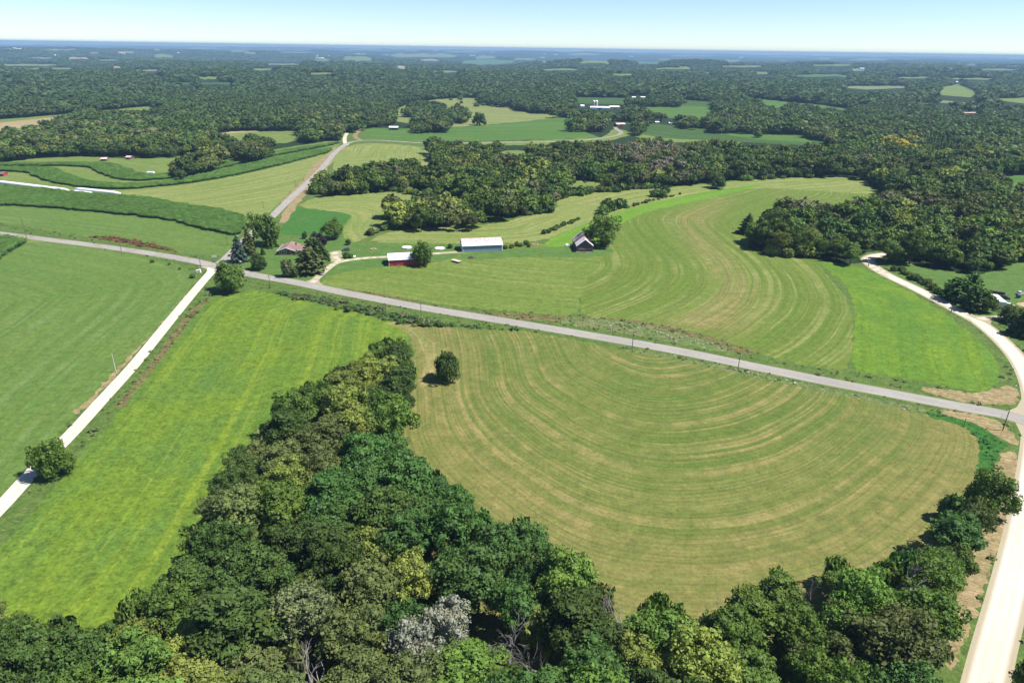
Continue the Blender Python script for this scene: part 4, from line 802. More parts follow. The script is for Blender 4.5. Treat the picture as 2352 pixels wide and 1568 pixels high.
FIELDS = [i for i, r in enumerate(REG) if r['name'] not in ('forest_floor', 'verge', 'brush', 'weeds')]
def scatter(r0, r1, sp, amax, jitter=.42):
    n = int((r1 - r0) / sp); out = []
    for i in range(n):
        r = r0 + sp * (i + .5); m = max(3, int(2 * amax * r / sp)); a = -amax + (np.arange(m) + .5 + (.5 if i % 2 else 0)) / m * 2 * amax
        out.append(np.stack([r * np.sin(a), r * np.cos(a)], 1))
    p = np.vstack(out); return p + tree_rng.uniform(-jitter, jitter, p.shape) * sp
FS = []
for r0, r1, sp, lod in ((330, 900, 7.2, 0), (900, 1700, 8.6, 1), (1700, 3000, 11.5, 2), (3000, 5600, 17, 2), (5600, 11000, 34, 2)):
    p = scatter(r0, r1, sp, math.radians(48)); z = height(p[:, 0], p[:, 1])
    hh = 13.0 if lod < 2 else 12.0
    cx, cy = project(p[:, 0], p[:, 1], z + hh * .6); fx, fy = project(p[:, 0], p[:, 1], z)
    reg = region_of(p[:, 0], p[:, 1])
    free = ~np.isin(reg, FIELDS)
    if r0 < 1700:
        soft = crown_in(cx, cy, [W_MID, W_L]) & free
        forced = crown_in(cx, cy, EXTRA + [HEDGE_L, W_CLUMP, W_L2]) & ~np.isin(reg, EXCL_ALWAYS)
        ok = soft | forced
    else: ok = free
    hid = np.zeros(len(p), bool); hx = {q: project(p[:, 0], p[:, 1], z + q) for q in (4, 13, 18, 23)}; lr_ = (5 if sp < 16 else sp * .4) / np.maximum(p[:, 1], 100) * FPX; hts = [(q, l) for q in (4, 13, 18, 23) for l in (-lr_, 0, lr_)]
    for i_ in FIELDS:
        if 'p' in REG[i_]:
            pp = REG[i_]['p']; hid |= inside(cx, cy, pp)
            if r0 >= 1700 and pp[:, 1].min() < 260:
                for zz, lx in hts: hid |= inside(hx[zz][0] + lx, hx[zz][1], pp)
    ok &= ~hid if r0 >= 1700 else (~hid | forced)
    # keep clear of farm buildings that show between the trees
    rp_ = 8.0 / np.maximum(p[:, 1], 100) * FPX
    for bx0, bx1, by0, by1 in ((1328, 1426, 229, 256), (1404, 1444, 279, 295), (1310, 1436, 303, 324), (888, 918, 289, 300), (2213, 2248, 257, 264), (1444, 1486, 219, 227), (1500, 1545, 278, 287), (223, 246, 362, 372), (284, 304, 359, 368), (340, 375, 396, 406)):
        ok &= ~((cx > bx0 - rp_) & (cx < bx1 + rp_) & (cy > by0 - rp_) & (cy < by1 + rp_ * .8))
    # keep clear of the roads
    for line in (R_NORTH, R_EAST, R_SPUR):
        ok &= seg_dist(p, line)[0] > 7
    for q in [(1388, 250), (1365, 250), (1427, 291), (1409, 256)]:
        g = at(*q); ok &= np.hypot(p[:, 0] - g.x, p[:, 1] - g.y) > 26
    for a, b, r_ in taken: ok &= np.hypot(p[:, 0] - a, p[:, 1] - b) > r_ * 1.3
    p = p[ok]; FS.append(np.column_stack([p, z[ok], np.full(len(p), lod), np.full(len(p), sp), cx[ok], cy[ok]]))
FS = np.vstack(FS); print('forest trees', len(FS))
n_ = len(FS); dist_ = np.hypot(FS[:, 0], FS[:, 1])
def sm(x, y, L, s): return np.sin(x / L + s) * np.sin(y / L * 1.3 + s * 2.1) * .5 + np.sin((x + y) / L * .7 + s * .7) * .35 + np.sin((x * .6 - y) / L * 1.9 + s) * .25
zone = sm(FS[:, 0], FS[:, 1], 60, 1.3) + tree_rng.normal(0, .45, n_)
PAL = np.array([TC['D'][0], TC['M'][0], TC['O'][0], TC['L'][0], TC['B'][0]]) * .95
pick = np.where(zone < -.45, 2, np.where(zone < .15, 0, np.where(zone < .85, 1, np.where(zone < 1.25, 4, 3))))
pick = np.where(tree_rng.random(n_) < .22, tree_rng.integers(0, 5, n_), pick)
tint = PAL[pick] * np.exp(tree_rng.normal(0, .16, (n_, 1))) * (1 + .3 * sm(FS[:, 0], FS[:, 1], 260, 3.1)[:, None])
lt = tree_rng.random(n_) < .10; tint[lt] = np.array([.13, .17, .035]) * (1 + tree_rng.normal(0, .15, (lt.sum(), 1)))
grey = (sm(FS[:, 0], FS[:, 1], 45, 4.2) + tree_rng.normal(0, .3, n_) > .85) & (dist_ < 1700); tint[grey] = np.array([.094, .106, .052]) * (1 + tree_rng.normal(0, .1, (grey.sum(), 1)))
yel = inside(FS[:, 5], FS[:, 6], [(2010, 345), (2030, 330), (2120, 325), (2125, 345), (2060, 352)]) & (tree_rng.random(n_) < .55); tint[yel] = (.30, .27, .03)
gry2 = inside(FS[:, 5], FS[:, 6], [(1380, 345), (1480, 340), (1580, 355), (1590, 385), (1480, 400), (1390, 385)]) & (tree_rng.random(n_) < .4); tint[gry2] = (.125, .122, .085)
conif = inside(FS[:, 5], FS[:, 6], [(2110, 320), (2150, 305), (2240, 335), (2240, 360), (2130, 350)])
tint[:, 0] *= 1.08; tint *= 1.12; fk = np.clip((dist_ - 700) / 1000, 0, 1); tint *= (1 + .25 * sm(FS[:, 0], FS[:, 1], 700, 5.)[:, None] * fk[:, None]); mean_ = np.array([.046, .084, .032]); tint = tint * (1 - .8 * fk[:, None]) + mean_ * (.8 * fk[:, None]); tint = np.clip(tint, .008, .5)
scl = np.where(tree_rng.random(n_) < .25, tree_rng.uniform(1.0, 1.35, n_), tree_rng.uniform(.55, 1.0, n_))
edge_low = (tree_rng.random(n_) < .18) & (dist_ < 900); scl[edge_low] *= .62
# the nearest of them become separate trees, up to 300 trees in all
order = np.argsort(dist_); NB = max(0, 298 - TREE_N); near_id = [i for i in order if FS[i, 3] == 0 and not conif[i] and inside(FS[i, 5:6], FS[i, 6:7], [(-200, 150), (2420, 150), (2420, 700), (-200, 700)])[0]][:NB]
LAND2 = [((760, 430), 'the bushes by the north road'), ((900, 430), 'the pale field north of the farmyard'), ((900, 490), 'the round clump behind the farm'), ((1000, 485), 'the clump of big trees behind the farm'), ((1080, 495), 'the right end of the clump behind the farm'), ((1220, 470), 'the corner of the middle wood behind the sheds'), ((1120, 420), 'the middle of the valley wood'), ((1400, 400), 'the grey trees of the valley wood'), ((1650, 395), 'the lone dark tree on the upper field'), ((1760, 560), 'the west corner of the east wood'), ((1880, 560), 'the top of the bright field'), ((1850, 470), 'the upper hay field'), ((1990, 560), 'the hairpin of the east road'), ((2100, 580), 'the lawn by the east road'), ((2230, 600), 'the east farmstead lawn'), ((2340, 560), 'the right edge of the east wood')]
LP2 = np.array([l[0] for l in LAND2], float); lab2 = []
CN = ['dark green', 'mid green', 'dull olive', 'bright green', 'deep bluish green']
for i in near_id:
    j = int(np.argmin(np.hypot(*(LP2 - FS[i, 5:7]).T))); lab2.append((('greyish' if grey[i] or gry2[i] else CN[pick[i]]), sizeword(6.4 * scl[i]), j, math.hypot(*(LP2[j] - FS[i, 5:7]))))
for n, i in enumerate(near_id):
    same = [k for k in range(len(lab2)) if lab2[k][:3] == lab2[n][:3]]; same.sort(key=lambda k: lab2[k][3]); rank = same.index(n)
    w, szw, j, _ = lab2[n]
    lb = f'{szw} {w} tree, ' + (f'{ORD[min(rank, 9)]}{"" if rank == 0 else " nearest"} to {LAND2[j][1]}' if len(same) > 1 else f'close to {LAND2[j][1]}')
    p = NEAR[int(tree_rng.integers(0, 8))] if n < 60 else MIDP[int(tree_rng.integers(0, 4))]
    put_tree('broadleaf_tree', p, (FS[i, 0], FS[i, 1], FS[i, 2]), float(scl[i]), tree_rng.uniform(0, 6.28), tuple(map(float, tint[i])), lb, 'tree', 'trees of the middle woods'); TREE_N += 1
mask = np.ones(n_, bool); mask[near_id] = False

# the rest of the forest: one object of instances
def tree_card(seed, rx, rz, zc, nl, nq, leaf, lob, core): return crown_mesh('canopy', seed, rx, rz, zc, nl, nq, leaf, M['leaf_mass'], lob, core=core)
PROT = [tree_card(700 + i, *a) for i, a in enumerate([(6.5, 5.6, 8.6, 18, 30, .95, (.28, .44), ICO1), (7.0, 5.0, 8.0, 20, 30, .95, (.26, .42), ICO1), (5.4, 6.2, 8.8, 16, 30, .95, (.3, .46), ICO1), (6.0, 5.2, 8.2, 22, 26, .95, (.24, .38), ICO1),
        (6.5, 5.6, 8.0, 9, 12, 1.5, (.38, .54), ICO1), (6.0, 6.4, 8.2, 9, 12, 1.5, (.38, .54), ICO1), (7.2, 5.0, 7.4, 10, 12, 1.5, (.36, .52), ICO1),
        (7.0, 5.5, 7.0, 5, 5, 2.4, (.5, .66), ICO1), (6.4, 6.2, 7.0, 5, 5, 2.4, (.5, .66), ICO1), (7.6, 5.0, 6.4, 6, 5, 2.4, (.46, .62), ICO1)])]
me_ = conifer_mesh('canopy', 520, 3.6, 14.0, M['leaf_mass'], .9, .35, .3, .05, 10); PROT.append(me_)
BP = [crown_mesh('canopy', 720 + i, 2.4, 1.7, 1.3, 8, 20, .6, M['leaf_mass'], (.4, .55), low=-.2) for i in range(2)]; PROT += BP
def instance_nodes(name, coll):
    ng = bpy.data.node_groups.new(name, 'GeometryNodeTree')
    ng.interface.new_socket('Geometry', in_out='INPUT', socket_type='NodeSocketGeometry'); ng.interface.new_socket('Geometry', in_out='OUTPUT', socket_type='NodeSocketGeometry')
    N = ng.nodes; L = ng.links; gi = N.new('NodeGroupInput'); go = N.new('NodeGroupOutput'); ip = N.new('GeometryNodeInstanceOnPoints'); ci = N.new('GeometryNodeCollectionInfo')
    ci.inputs['Collection'].default_value = coll; ci.inputs['Separate Children'].default_value = True; ci.inputs['Reset Children'].default_value = True
    def na(nm, tp):
        x = N.new('GeometryNodeInputNamedAttribute'); x.data_type = tp; x.inputs['Name'].default_value = nm
        return [o for o in x.outputs if o.enabled and o.name == 'Attribute'][0]
    L.new(gi.outputs[0], ip.inputs['Points']); L.new(ci.outputs[0], ip.inputs['Instance']); ip.inputs['Pick Instance'].default_value = True
    L.new(na('proto', 'INT'), ip.inputs['Instance Index']); L.new(na('size', 'FLOAT_VECTOR'), ip.inputs['Scale'])
    e = N.new('ShaderNodeCombineXYZ'); L.new(na('turn', 'FLOAT'), e.inputs[2]); L.new(e.outputs[0], ip.inputs['Rotation'])
    L.new(ip.outputs[0], go.inputs[0]); return ng
def mass(name, pos, proto, size, turn, tintc, meshes, label):
    coll = bpy.data.collections.new(name + '_sources')
    for i, m in enumerate(meshes):
        o = bpy.data.objects.new('source_%02d' % i, m); coll.objects.link(o)
    me = bpy.data.meshes.new(name); me.vertices.add(len(pos)); me.vertices.foreach_set('co', np.asarray(pos, np.float32).ravel())
    a = me.attributes.new('proto', 'INT', 'POINT'); a.data.foreach_set('value', np.asarray(proto, np.int32))
    a = me.attributes.new('size', 'FLOAT_VECTOR', 'POINT'); a.data.foreach_set('vector', np.asarray(size, np.float32).ravel())
    a = me.attributes.new('turn', 'FLOAT', 'POINT'); a.data.foreach_set('value', np.asarray(turn, np.float32))
    a = me.attributes.new('tint', 'FLOAT_COLOR', 'POINT'); a.data.foreach_set('color', np.column_stack([tintc, np.ones(len(tintc))]).astype(np.float32).ravel())
    me.update(); o = link(name, me); md = o.modifiers.new('instances', 'NODES'); md.node_group = instance_nodes(name + '_nodes', coll)
    tag(o, label, None, None, 'stuff'); return o
Fm = FS[mask]; nm = len(Fm); lod = Fm[:, 3].astype(int); rr = tree_rng.integers(0, 1000, nm)
pr = np.where(lod == 0, rr % 4, np.where(lod == 1, 4 + rr % 3, 7 + rr % 3)); pr = np.where(conif[mask], 10, pr)
s_ = scl[mask]; wide = np.where(Fm[:, 4] > 16, Fm[:, 4] / 8.6, np.where(Fm[:, 4] > 9, Fm[:, 4] / 7.6, 1.0)) * np.where(lod == 1, 1.12, 1.0)
size = np.column_stack([s_ * wide, s_ * wide, s_ * np.where(wide > 1.4, 1.15, 1.0)])
we = np.array([(a, b, R, h) for a, b, R, h, *_ in WEXTRA]).reshape(-1, 4); ne = len(we)
ecol = np.array([TC[SEEDS[int(np.argmin(np.hypot(*(SD - (t[4], t[5])).T)))][2]][0] for t in WEXTRA]).reshape(-1, 3)
Fp = np.vstack([Fm[:, :3], np.column_stack([we[:, :2], height(we[:, 0], we[:, 1])])]); pr = np.concatenate([pr, np.arange(ne) % 4]); size = np.vstack([size, np.column_stack([we[:, 2] / 6.0, we[:, 2] / 6.0, we[:, 3] / 14])])
mass('forest', Fp, pr, size, tree_rng.uniform(0, 6.28, nm + ne), np.vstack([tint[mask], ecol]), PROT, 'dense broadleaf forest covering the valleys out to the horizon')

# bushes: hedgerows and fence-line shrubs one can count
_o1 = 'first second third fourth fifth sixth seventh eighth ninth tenth eleventh twelfth thirteenth fourteenth fifteenth sixteenth seventeenth eighteenth nineteenth'.split()
NTH = _o1 + ['twentieth'] + ['twenty-' + w for w in _o1[:9]] + ['thirtieth'] + ['thirty-' + w for w in _o1[:9]]
def bush_row(pts, n, size, cols, label, group, jitterpx=3):
    L = densify(pts, 2, False); idx = np.linspace(0, len(L) - 1, n)
    for k, i in enumerate(idx):
        q = L[int(i)] + tree_rng.normal(0, jitterpx, 2) * (1, .35); g = at(*q); R = size * tree_rng.uniform(.6, 1.3); p = BUSH[int(tree_rng.integers(0, 4))]
        c = cols[int(tree_rng.integers(0, len(cols)))]; sh = tree_rng.uniform(.75, 1.35)
        put_tree('bush', p, g, R / p[2], tree_rng.uniform(0, 6.28), jit(TC[c][0]), f'{TC[c][1]} bush, {NTH[k]} from the left {label}', 'bush', group, sz=R / p[2] * sh)
bush_row([(1272, 458), (1320, 449), (1384, 441), (1450, 434), (1520, 430)], 34, 3.6, 'MDLO', 'in the upper field hedgerow', 'hedgerow bushes along the upper hay field')
bush_row([(1508, 452), (1530, 449)], 3, 5.0, 'DM', 'at the upper field edge', 'bushes on the upper field edge', 5)
bush_row([(1384, 490), (1400, 485), (1430, 476)], 7, 4.6, 'MDO', 'beyond the huge barn tree', 'bushes beyond the barn tree', 4)
bush_row([(1250, 537), (1290, 520), (1330, 505)], 22, 1.6, 'MB', 'in the fence line above the bright strip', 'fence line bushes above the bright strip', 2)
bush_row([(1440, 478), (1500, 462), (1560, 448)], 14, 1.4, 'MO', 'on the fence line beyond the barn tree', 'bushes on the far fence line', 2)
bush_row([(845, 540), (865, 536), (885, 525), (930, 518), (1050, 515), (1125, 505)], 24, 2.2, 'MLO', 'below the farm tree clump', 'bushes below the tree clump')
bush_row([(790, 447), (860, 442), (930, 442), (1040, 452)], 16, 3.2, 'MLY', 'before the middle wood', 'bushes in front of the middle wood', 6)
bush_row([(1120, 490), (1180, 495), (1270, 486)], 12, 3.4, 'MLD', 'below the corner wood', 'bushes at the foot of the corner wood', 5)
bush_row([(1162, 572), (1175, 570), (1205, 562), (1215, 566)], 7, 1.7, 'MO', 'beside the blue grey shed', 'bushes beside the shed')
bush_row([(1700, 415), (1800, 408), (1900, 403)], 16, 3.2, 'MLD', 'at the top of the upper field', 'bushes at the top of the upper field', 6)
bush_row([(2060, 622), (2110, 645), (2155, 672)], 15, 1.8, 'MDO', 'beside the east road fence', 'fence line bushes beside the east road', 3)
bush_row([(2155, 596), (2100, 590), (2050, 600)], 8, 4.5, 'MLO', 'above the east lawn', 'bushes above the east lawn', 5)
bush_row([(1770, 584), (1840, 590)], 8, 4.4, 'LY', 'before the east wood corner', 'yellowish bushes in front of the east wood', 5)
bush_row([(720, 446), (760, 442), (775, 430), (745, 425)], 12, 4.6, 'LM', 'beside the north road', 'bushes beside the north road', 6)
bush_row([(770, 706), (870, 728), (930, 742), (1000, 750)], 7, 1.5, 'BM', 'in the ditch above the green field', 'ditch bushes', 5)
bush_row([(360, 602), (420, 618), (440, 640)], 4, 1.1, 'M', 'in the ditch by the left field', 'ditch bushes by the left field', 4)
bush_row([(1000, 258), (1060, 240), (1120, 232), (1170, 236), (1100, 245), (1040, 232)], 14, 5.0, 'MLO', 'dotted over the tan pasture hill', 'bushes on the pasture hill', 10)
# ------------------------------------------------------------------ building materials
def siding_mat(name, col, period, dark=.7, var=.2, axis=0, rough=.6, stain=None):
    s = NT(name); O = s.obj(); n = s.noise(O, .6, 4, .65); sx = s.n('ShaderNodeSeparateXYZ'); s.l(O, sx.inputs[0])
    w = s.n('ShaderNodeTexWave', wave_type='BANDS', bands_direction='XYZ'[axis]); w.inputs['Scale'].default_value = math.pi / 10 / period * 2; s.l(O, w.inputs['Vector'])
    lowc = tuple(v * (1 - var) for v in col[:3]) + (1,)
    c = s.mix(s.ramp(n, .3, .7), col, stain if stain else lowc)
    s.l(c, s.p.inputs['Base Color']); s.p.inputs['Roughness'].default_value = rough; s.p.inputs['Specular IOR Level'].default_value = .35
    s.bump(w.outputs['Fac'], .35, .04); return s.m
def rust_roof(name, col, rust, lo, hi, scale=.5):
    s = NT(name); O = s.obj(); n = s.noise(O, scale, 5, .7, .4); n2 = s.noise(O, scale * 7, 3, .7)
    c = s.mix(s.ramp(s.math('ADD', n, s.math('MULTIPLY', s.math('SUBTRACT', n2, .5), .35)), lo, hi), col, rust)
    s.l(c, s.p.inputs['Base Color']); s.p.inputs['Roughness'].default_value = .5; s.p.inputs['Specular IOR Level'].default_value = .4; return s.m
B = {}
B['red'] = siding_mat('red_siding', (.36, .036, .04, 1), .3, var=.25)
B['blue'] = siding_mat('blue_grey_siding', (.20, .27, .36, 1), .3, var=.15)
B['wood'] = siding_mat('weathered_wood', (.10, .09, .09, 1), .25, var=.5, stain=(.10, .05, .045, 1), rough=.9)
B['white'] = plain_mat('white_metal', (.80, .80, .80, 1), .45, .08, .4)
B['white_roof'] = siding_mat('white_roof_metal', (.66, .68, .72, 1), .45, var=.08, rough=.4)
B['white_roof_b'] = siding_mat('aged_roof_metal', (.60, .62, .66, 1), .45, var=.12, rough=.4)
B['rust'] = rust_roof('rusted_roof', (.62, .56, .54, 1), (.36, .15, .12, 1), .40, .62)
B['rust_dark'] = rust_roof('dark_rusted_roof', (.20, .13, .13, 1), (.07, .05, .05, 1), .42, .6)
B['rust_band'] = rust_roof('rust_band', (.70, .62, .62, 1), (.48, .22, .20, 1), .36, .55, 1.2)
B['shingle'] = plain_mat('brown_shingles', (.22, .135, .12, 1), .9, .25, 2.2)
B['grey_siding'] = siding_mat('grey_siding', (.17, .20, .235, 1), .2, var=.1, axis=2)
B['brick'] = plain_mat('brown_brick', (.20, .13, .10, 1), .9, .4, 6)
B['glass'] = plain_mat('window_glass', (.03, .04, .05, 1), .12, .3, 1, spec=.8)
B['dark'] = plain_mat('dark_opening', (.015, .014, .014, 1), .9, .3)
B['concrete'] = plain_mat('concrete', (.55, .53, .49, 1), .85, .25, 1.5)
B['stone'] = plain_mat('rubble_stone', (.42, .36, .31, 1), .9, .45, 2.5)
B['clay'] = plain_mat('broken_brick', (.42, .25, .19, 1), .9, .45, 3)
B['pole'] = plain_mat('pole_wood', (.13, .11, .09, 1), .9, .4, 2)
B['pole_pale'] = plain_mat('pale_pole_wood', (.42, .42, .40, 1), .8, .2, 2)
B['paint_dark'] = plain_mat('dark_blue_paint', (.03, .045, .075, 1), .25, .1, 1, spec=.6)
B['black'] = plain_mat('black_paint', (.018, .018, .02, 1), .3, .1, 1, spec=.5)
B['silver'] = plain_mat('silver_paint', (.5, .5, .5, 1), .3, .1, 1, spec=.6)
B['rubber'] = plain_mat('rubber', (.02, .02, .02, 1), .8, .2)
B['yellow'] = plain_mat('yellow_plastic', (.65, .45, .05, 1), .5, .1)
B['stop_red'] = plain_mat('sign_red', (.50, .03, .03, 1), .4, .05)
B['sign_green'] = plain_mat('sign_green', (.02, .17, .07, 1), .4, .05)
B['plank'] = plain_mat('bleached_planks', (.50, .44, .40, 1), .85, .25, 1.5)
B['plastic'] = plain_mat('white_plastic_film', (.82, .84, .86, 1), .3, .12, .8, spec=.5)
B['log'] = plain_mat('stacked_logs', (.13, .10, .085, 1), .9, .5, 2)
B['hay'] = plain_mat('old_hay', (.33, .26, .15, 1), .95, .4, 2)
B['sand'] = plain_mat('sand', (.50, .34, .20, 1), .95, .2, 2)
def prism(L, W, he, hr, over=0):
    """solid gable body, ridge along x"""
    m = MB(); m.add([(0, 0, -.6), (L, 0, -.6), (L, W, -.6), (0, W, -.6), (0, 0, he), (L, 0, he), (L, W, he), (0, W, he), (0, W / 2, hr), (L, W / 2, hr)],
                    [(0, 3, 2, 1), (0, 1, 5, 4), (2, 3, 7, 6), (0, 4, 8, 7, 3), (1, 2, 6, 9, 5), (4, 5, 9, 8), (7, 8, 9, 6)]); return m
def roof_sheets(root, L, W, he, hr, n, pick, over=.4, t=.07, front=True, name='roof_sheet', x0=0.0):
    """roof slope divided into sheets side by side; pick(i) gives each sheet its metal"""
    sl = (hr - he) / (W / 2); w = (L + 2 * over) / n
    for i in range(n):
        a = x0 - over + w * i; b = a + w - .03; lift = .10 + (.012 if i % 2 else 0)
        if front: q = [(a, -over, he - sl * over + lift), (b, -over, he - sl * over + lift), (b, W / 2, hr + lift), (a, W / 2, hr + lift)]
        else: q = [(a, W / 2 + .01, hr + lift), (b, W / 2 + .01, hr + lift), (b, W + over, he - sl * over + lift), (a, W + over, he - sl * over + lift)]
        MB().slab(q, t).build(name, pick(i), root)
def window(root, x0, x1, z0, z1, y=-.04, frame=None, side=None):
    """frame proud of the wall, glass set into it"""
    f = MB(); k = .09
    for a, b, c, d in ((x0 - k, x1 + k, z0 - k, z0), (x0 - k, x1 + k, z1, z1 + k), (x0 - k, x0, z0, z1), (x1, x1 + k, z0, z1)): f.box(a, b, y - .03, y + .06, c, d)
    o = f.build('window', frame or B['white'], root); MB().box(x0, x1, y + .012, y + .05, z0, z1).build('pane', B['glass'], o)

# ---- ranch house
g = at(640.5, 585.5); house = tag(empty('ranch_house', g, math.radians(4)), 'single storey ranch house with brown shingle roof behind the front lawn', 'house')
WW, DD = 9.0, 13.5      # front gable wing, ridge runs to the back
w = MB(); w.add([(0, 0, -.5), (WW, 0, -.5), (WW, DD, -.5), (0, DD, -.5), (0, 0, 2.7), (WW, 0, 2.7), (WW, DD, 2.7), (0, DD, 2.7), (WW / 2, 0, 4.1), (WW / 2, DD, 4.1)],
        [(0, 3, 2, 1), (0, 1, 5, 8, 4), (2, 3, 7, 9, 6), (0, 4, 7, 3), (1, 2, 6, 5), (4, 8, 9, 7), (5, 6, 9, 8)]); w.build('wall', B['grey_siding'], house)
MB().box(WW + .01, 20, 1.2, 9.6, -.5, 2.65).build('wall', B['grey_siding'], house, label='recessed right wing wall')
MB().slab([(-.7, -.8, 2.55), (WW / 2, -.8, 4.35), (WW / 2, DD + .6, 4.35), (-.7, DD + .6, 2.55)], .18).build('roof_slope', B['shingle'], house)
MB().slab([(WW / 2 + .01, -.8, 4.35), (WW + .7, -.8, 2.55), (WW + .7, DD + .6, 2.55), (WW / 2 + .01, DD + .6, 4.35)], .18).build('roof_slope', B['shingle'], house)
MB().slab([(WW / 2, .4, 2.66), (20.6, .4, 2.66), (20.6, 5.4, 4.30), (WW / 2, 5.4, 4.30)], .18).build('roof_slope', B['shingle'], house)
MB().slab([(WW / 2, 5.41, 4.30), (20.6, 5.41, 4.30), (20.6, 10.3, 2.66), (WW / 2, 10.3, 2.66)], .18).build('roof_slope', B['shingle'], house)
f = MB(); f.box(-.78, -.7, -.8, DD + .6, 2.32, 2.6); f.box(WW + .7, WW + .78, 1.2, .2, 2.3, 2.6); f.box(WW, 20.6, .30, .4, 2.42, 2.7); f.build('fascia', B['white'], house)
rk = MB()
for s_ in (-1, 1): rk.tube([(WW / 2 + s_ * (WW / 2 + .7), -.86, 2.48), (WW / 2, -.86, 4.27)], .09, 4)
rk.build('barge_board', B['white'], house)
for a, b in ((.7, 1.7), (1.85, 3.0), (3.15, 4.1)): window(house, a, b, .75, 2.15)
window(house, 7.0, 8.3, .8, 2.1)
MB().box(4.7, 6.4, -.06, -.003, 0, 2.5).build('brick_panel', B['brick'], house)
MB().box(-.05, WW + .05, -.09, -.004, -.2, .55).build('brick_base', B['brick'], house)
window(house, 12.3, 13.8, .8, 2.1, y=1.15); window(house, 16.4, 18.4, .8, 2.1, y=1.15)
d_ = MB().box(10.3, 11.3, 1.13, 1.19, 0, 2.1).build('door', B['dark'], house)
MB().box(8.0, 8.8, 7.2, 8.1, 3.4, 5.1).build('chimney', B['brick'], house)
MB().disc(.07, 4.0, 4.9, 8, cx=3.2, cy=8.0).build('vent_pipe', B['white'], house)
m = MB(); rg = random.Random(3)
for i in range(26):
    x = -1 + i * .62; m.disc(rg.uniform(.2, .4), -.1, rg.uniform(.25, .6), 6, rg.uniform(.08, .2), cx=x, cy=-1.1 + rg.uniform(-.4, .3))
fb = m.build('flower_bed', plain_mat('flower_bed', (.20, .12, .06, 1), .9, .6, 1.5, col2=(.10, .16, .05, 1))); fb.location = g; fb.rotation_euler[2] = math.radians(4)
tag(fb, 'low orange and green flower bed along the front of the house', 'flower bed')

# ---- red shed
g = at(893.8, 611.4); yaw = math.radians(13.5); shed = tag(empty('red_shed', g, yaw), 'long red shed with a white metal roof behind a leafy tree', 'shed'); L, W, he, hr = 21.5, 11.0, 3.5, 5.6
prism(L, W, he, hr).build('wall', B['red'], shed)
roof_sheets(shed, L, W, he, hr, 12, lambda i: B['white_roof_b' if i % 3 == 1 else 'white_roof'], .35); roof_sheets(shed, L, W, he, hr, 12, lambda i: B['white_roof'], .35, front=False)
t = MB(); t.box(-.05, .15, -.06, -.003, -.3, he - .12); t.box(L - .15, L + .05, -.06, -.003, -.3, he - .12); t.box(-.36, L + .36, -.42, -.34, he - .22, he - .02); t.build('corner_trim', B['white'], shed)
for a in (6.0, 12.5): MB().box(a, a + 3.2, -.055, -.004, 0, 2.8).build('sliding_door', B['red'], shed)
MB().box(-.05, -.004, 3.5, 7.5, 0, 3.2).build('sliding_door', B['red'], shed)
MB().tube([(5.4, -.9, -.3), (5.4, -.9, 5.6)], .09, 6).build('yard_pole', B['pole'], None)
yp = bpy.data.objects['yard_pole']; yp.location = g; yp.rotation_euler[2] = yaw; tag(yp, 'thin dark pole standing against the front of the red shed', 'pole')
m = MB(); m.box(0, 1.6, 0, .7, .45, .6)
root = empty('rusty_plough', (Matrix.Translation(g) @ Matrix.Rotation(yaw, 4, 'Z') @ Vector((4.2, -1.6, 0))), yaw); tag(root, 'small rusty farm implement leaning by the red shed', 'implement'); m.build('frame', B['rust_dark'], root)
for k in range(3): MB().tube([(.2 + k * .55, .7, .6), (.2 + k * .55, .2, .25), (.3 + k * .55, -.2, .0)], .06, 5).build('tine', B['rust_dark'], root)
for k in range(2): w_ = MB(); w_.tube([(-.08 + k * 1.7, .3, .3), (.02 + k * 1.7, .3, .3)], .3, 10); w_.build('wheel', B['rubber'], root)

# ---- blue grey machine shed
g = at(1063, 579.5); yaw = math.radians(11.5); ms = tag(empty('machine_shed', g, yaw), 'long blue grey machine shed with a rust streaked white roof', 'shed'); L, W, he, hr = 23.5, 12.0, 3.9, 6.3
prism(L, W, he, hr).build('wall', B['blue'], ms)
sl = (hr - he) / (W / 2); n = 13; wd = (L + .7) / n
for i in range(n):
    a = -.35 + wd * i; b = a + wd - .03; lf = .10 + (.012 if i % 2 else 0); ym = W * .24
    MB().slab([(a, -.4, he - sl * .4 + lf), (b, -.4, he - sl * .4 + lf), (b, ym, he + sl * ym + lf), (a, ym, he + sl * ym + lf)], .07).build('roof_sheet', B['white_roof'], ms)
    MB().slab([(a, ym + .01, he + sl * ym + lf + .05), (b, ym + .01, he + sl * ym + lf + .05), (b, W / 2, hr + lf + .05), (a, W / 2, hr + lf + .05)], .07).build('roof_sheet', B['rust_band'], ms, label='rust streaked upper roof sheet')
roof_sheets(ms, L, W, he, hr, 13, lambda i: B['white_roof'], .35, front=False)
MB().box(-.4, L + .4, W / 2 - .22, W / 2 + .22, hr + .17, hr + .3).build('ridge_cap', B['white'], ms)
t = MB(); t.box(-.05, .18, -.06, -.003, -.3, he - .15); t.box(L - .18, L + .05, -.06, -.003, -.3, he - .15); t.box(-.36, L + .36, -.47, -.4, he - .28, he - .06); t.build('corner_trim', B['white'], ms)
MB().box(-.06, -.004, 2.5, 9.5, 0, 3.7).build('sliding_door', B['white'], ms); MB().tube([(L + .1, -.5, -.2), (L + .1, -.5, he - .2)], .06, 5).build('downpipe', B['white'], ms)

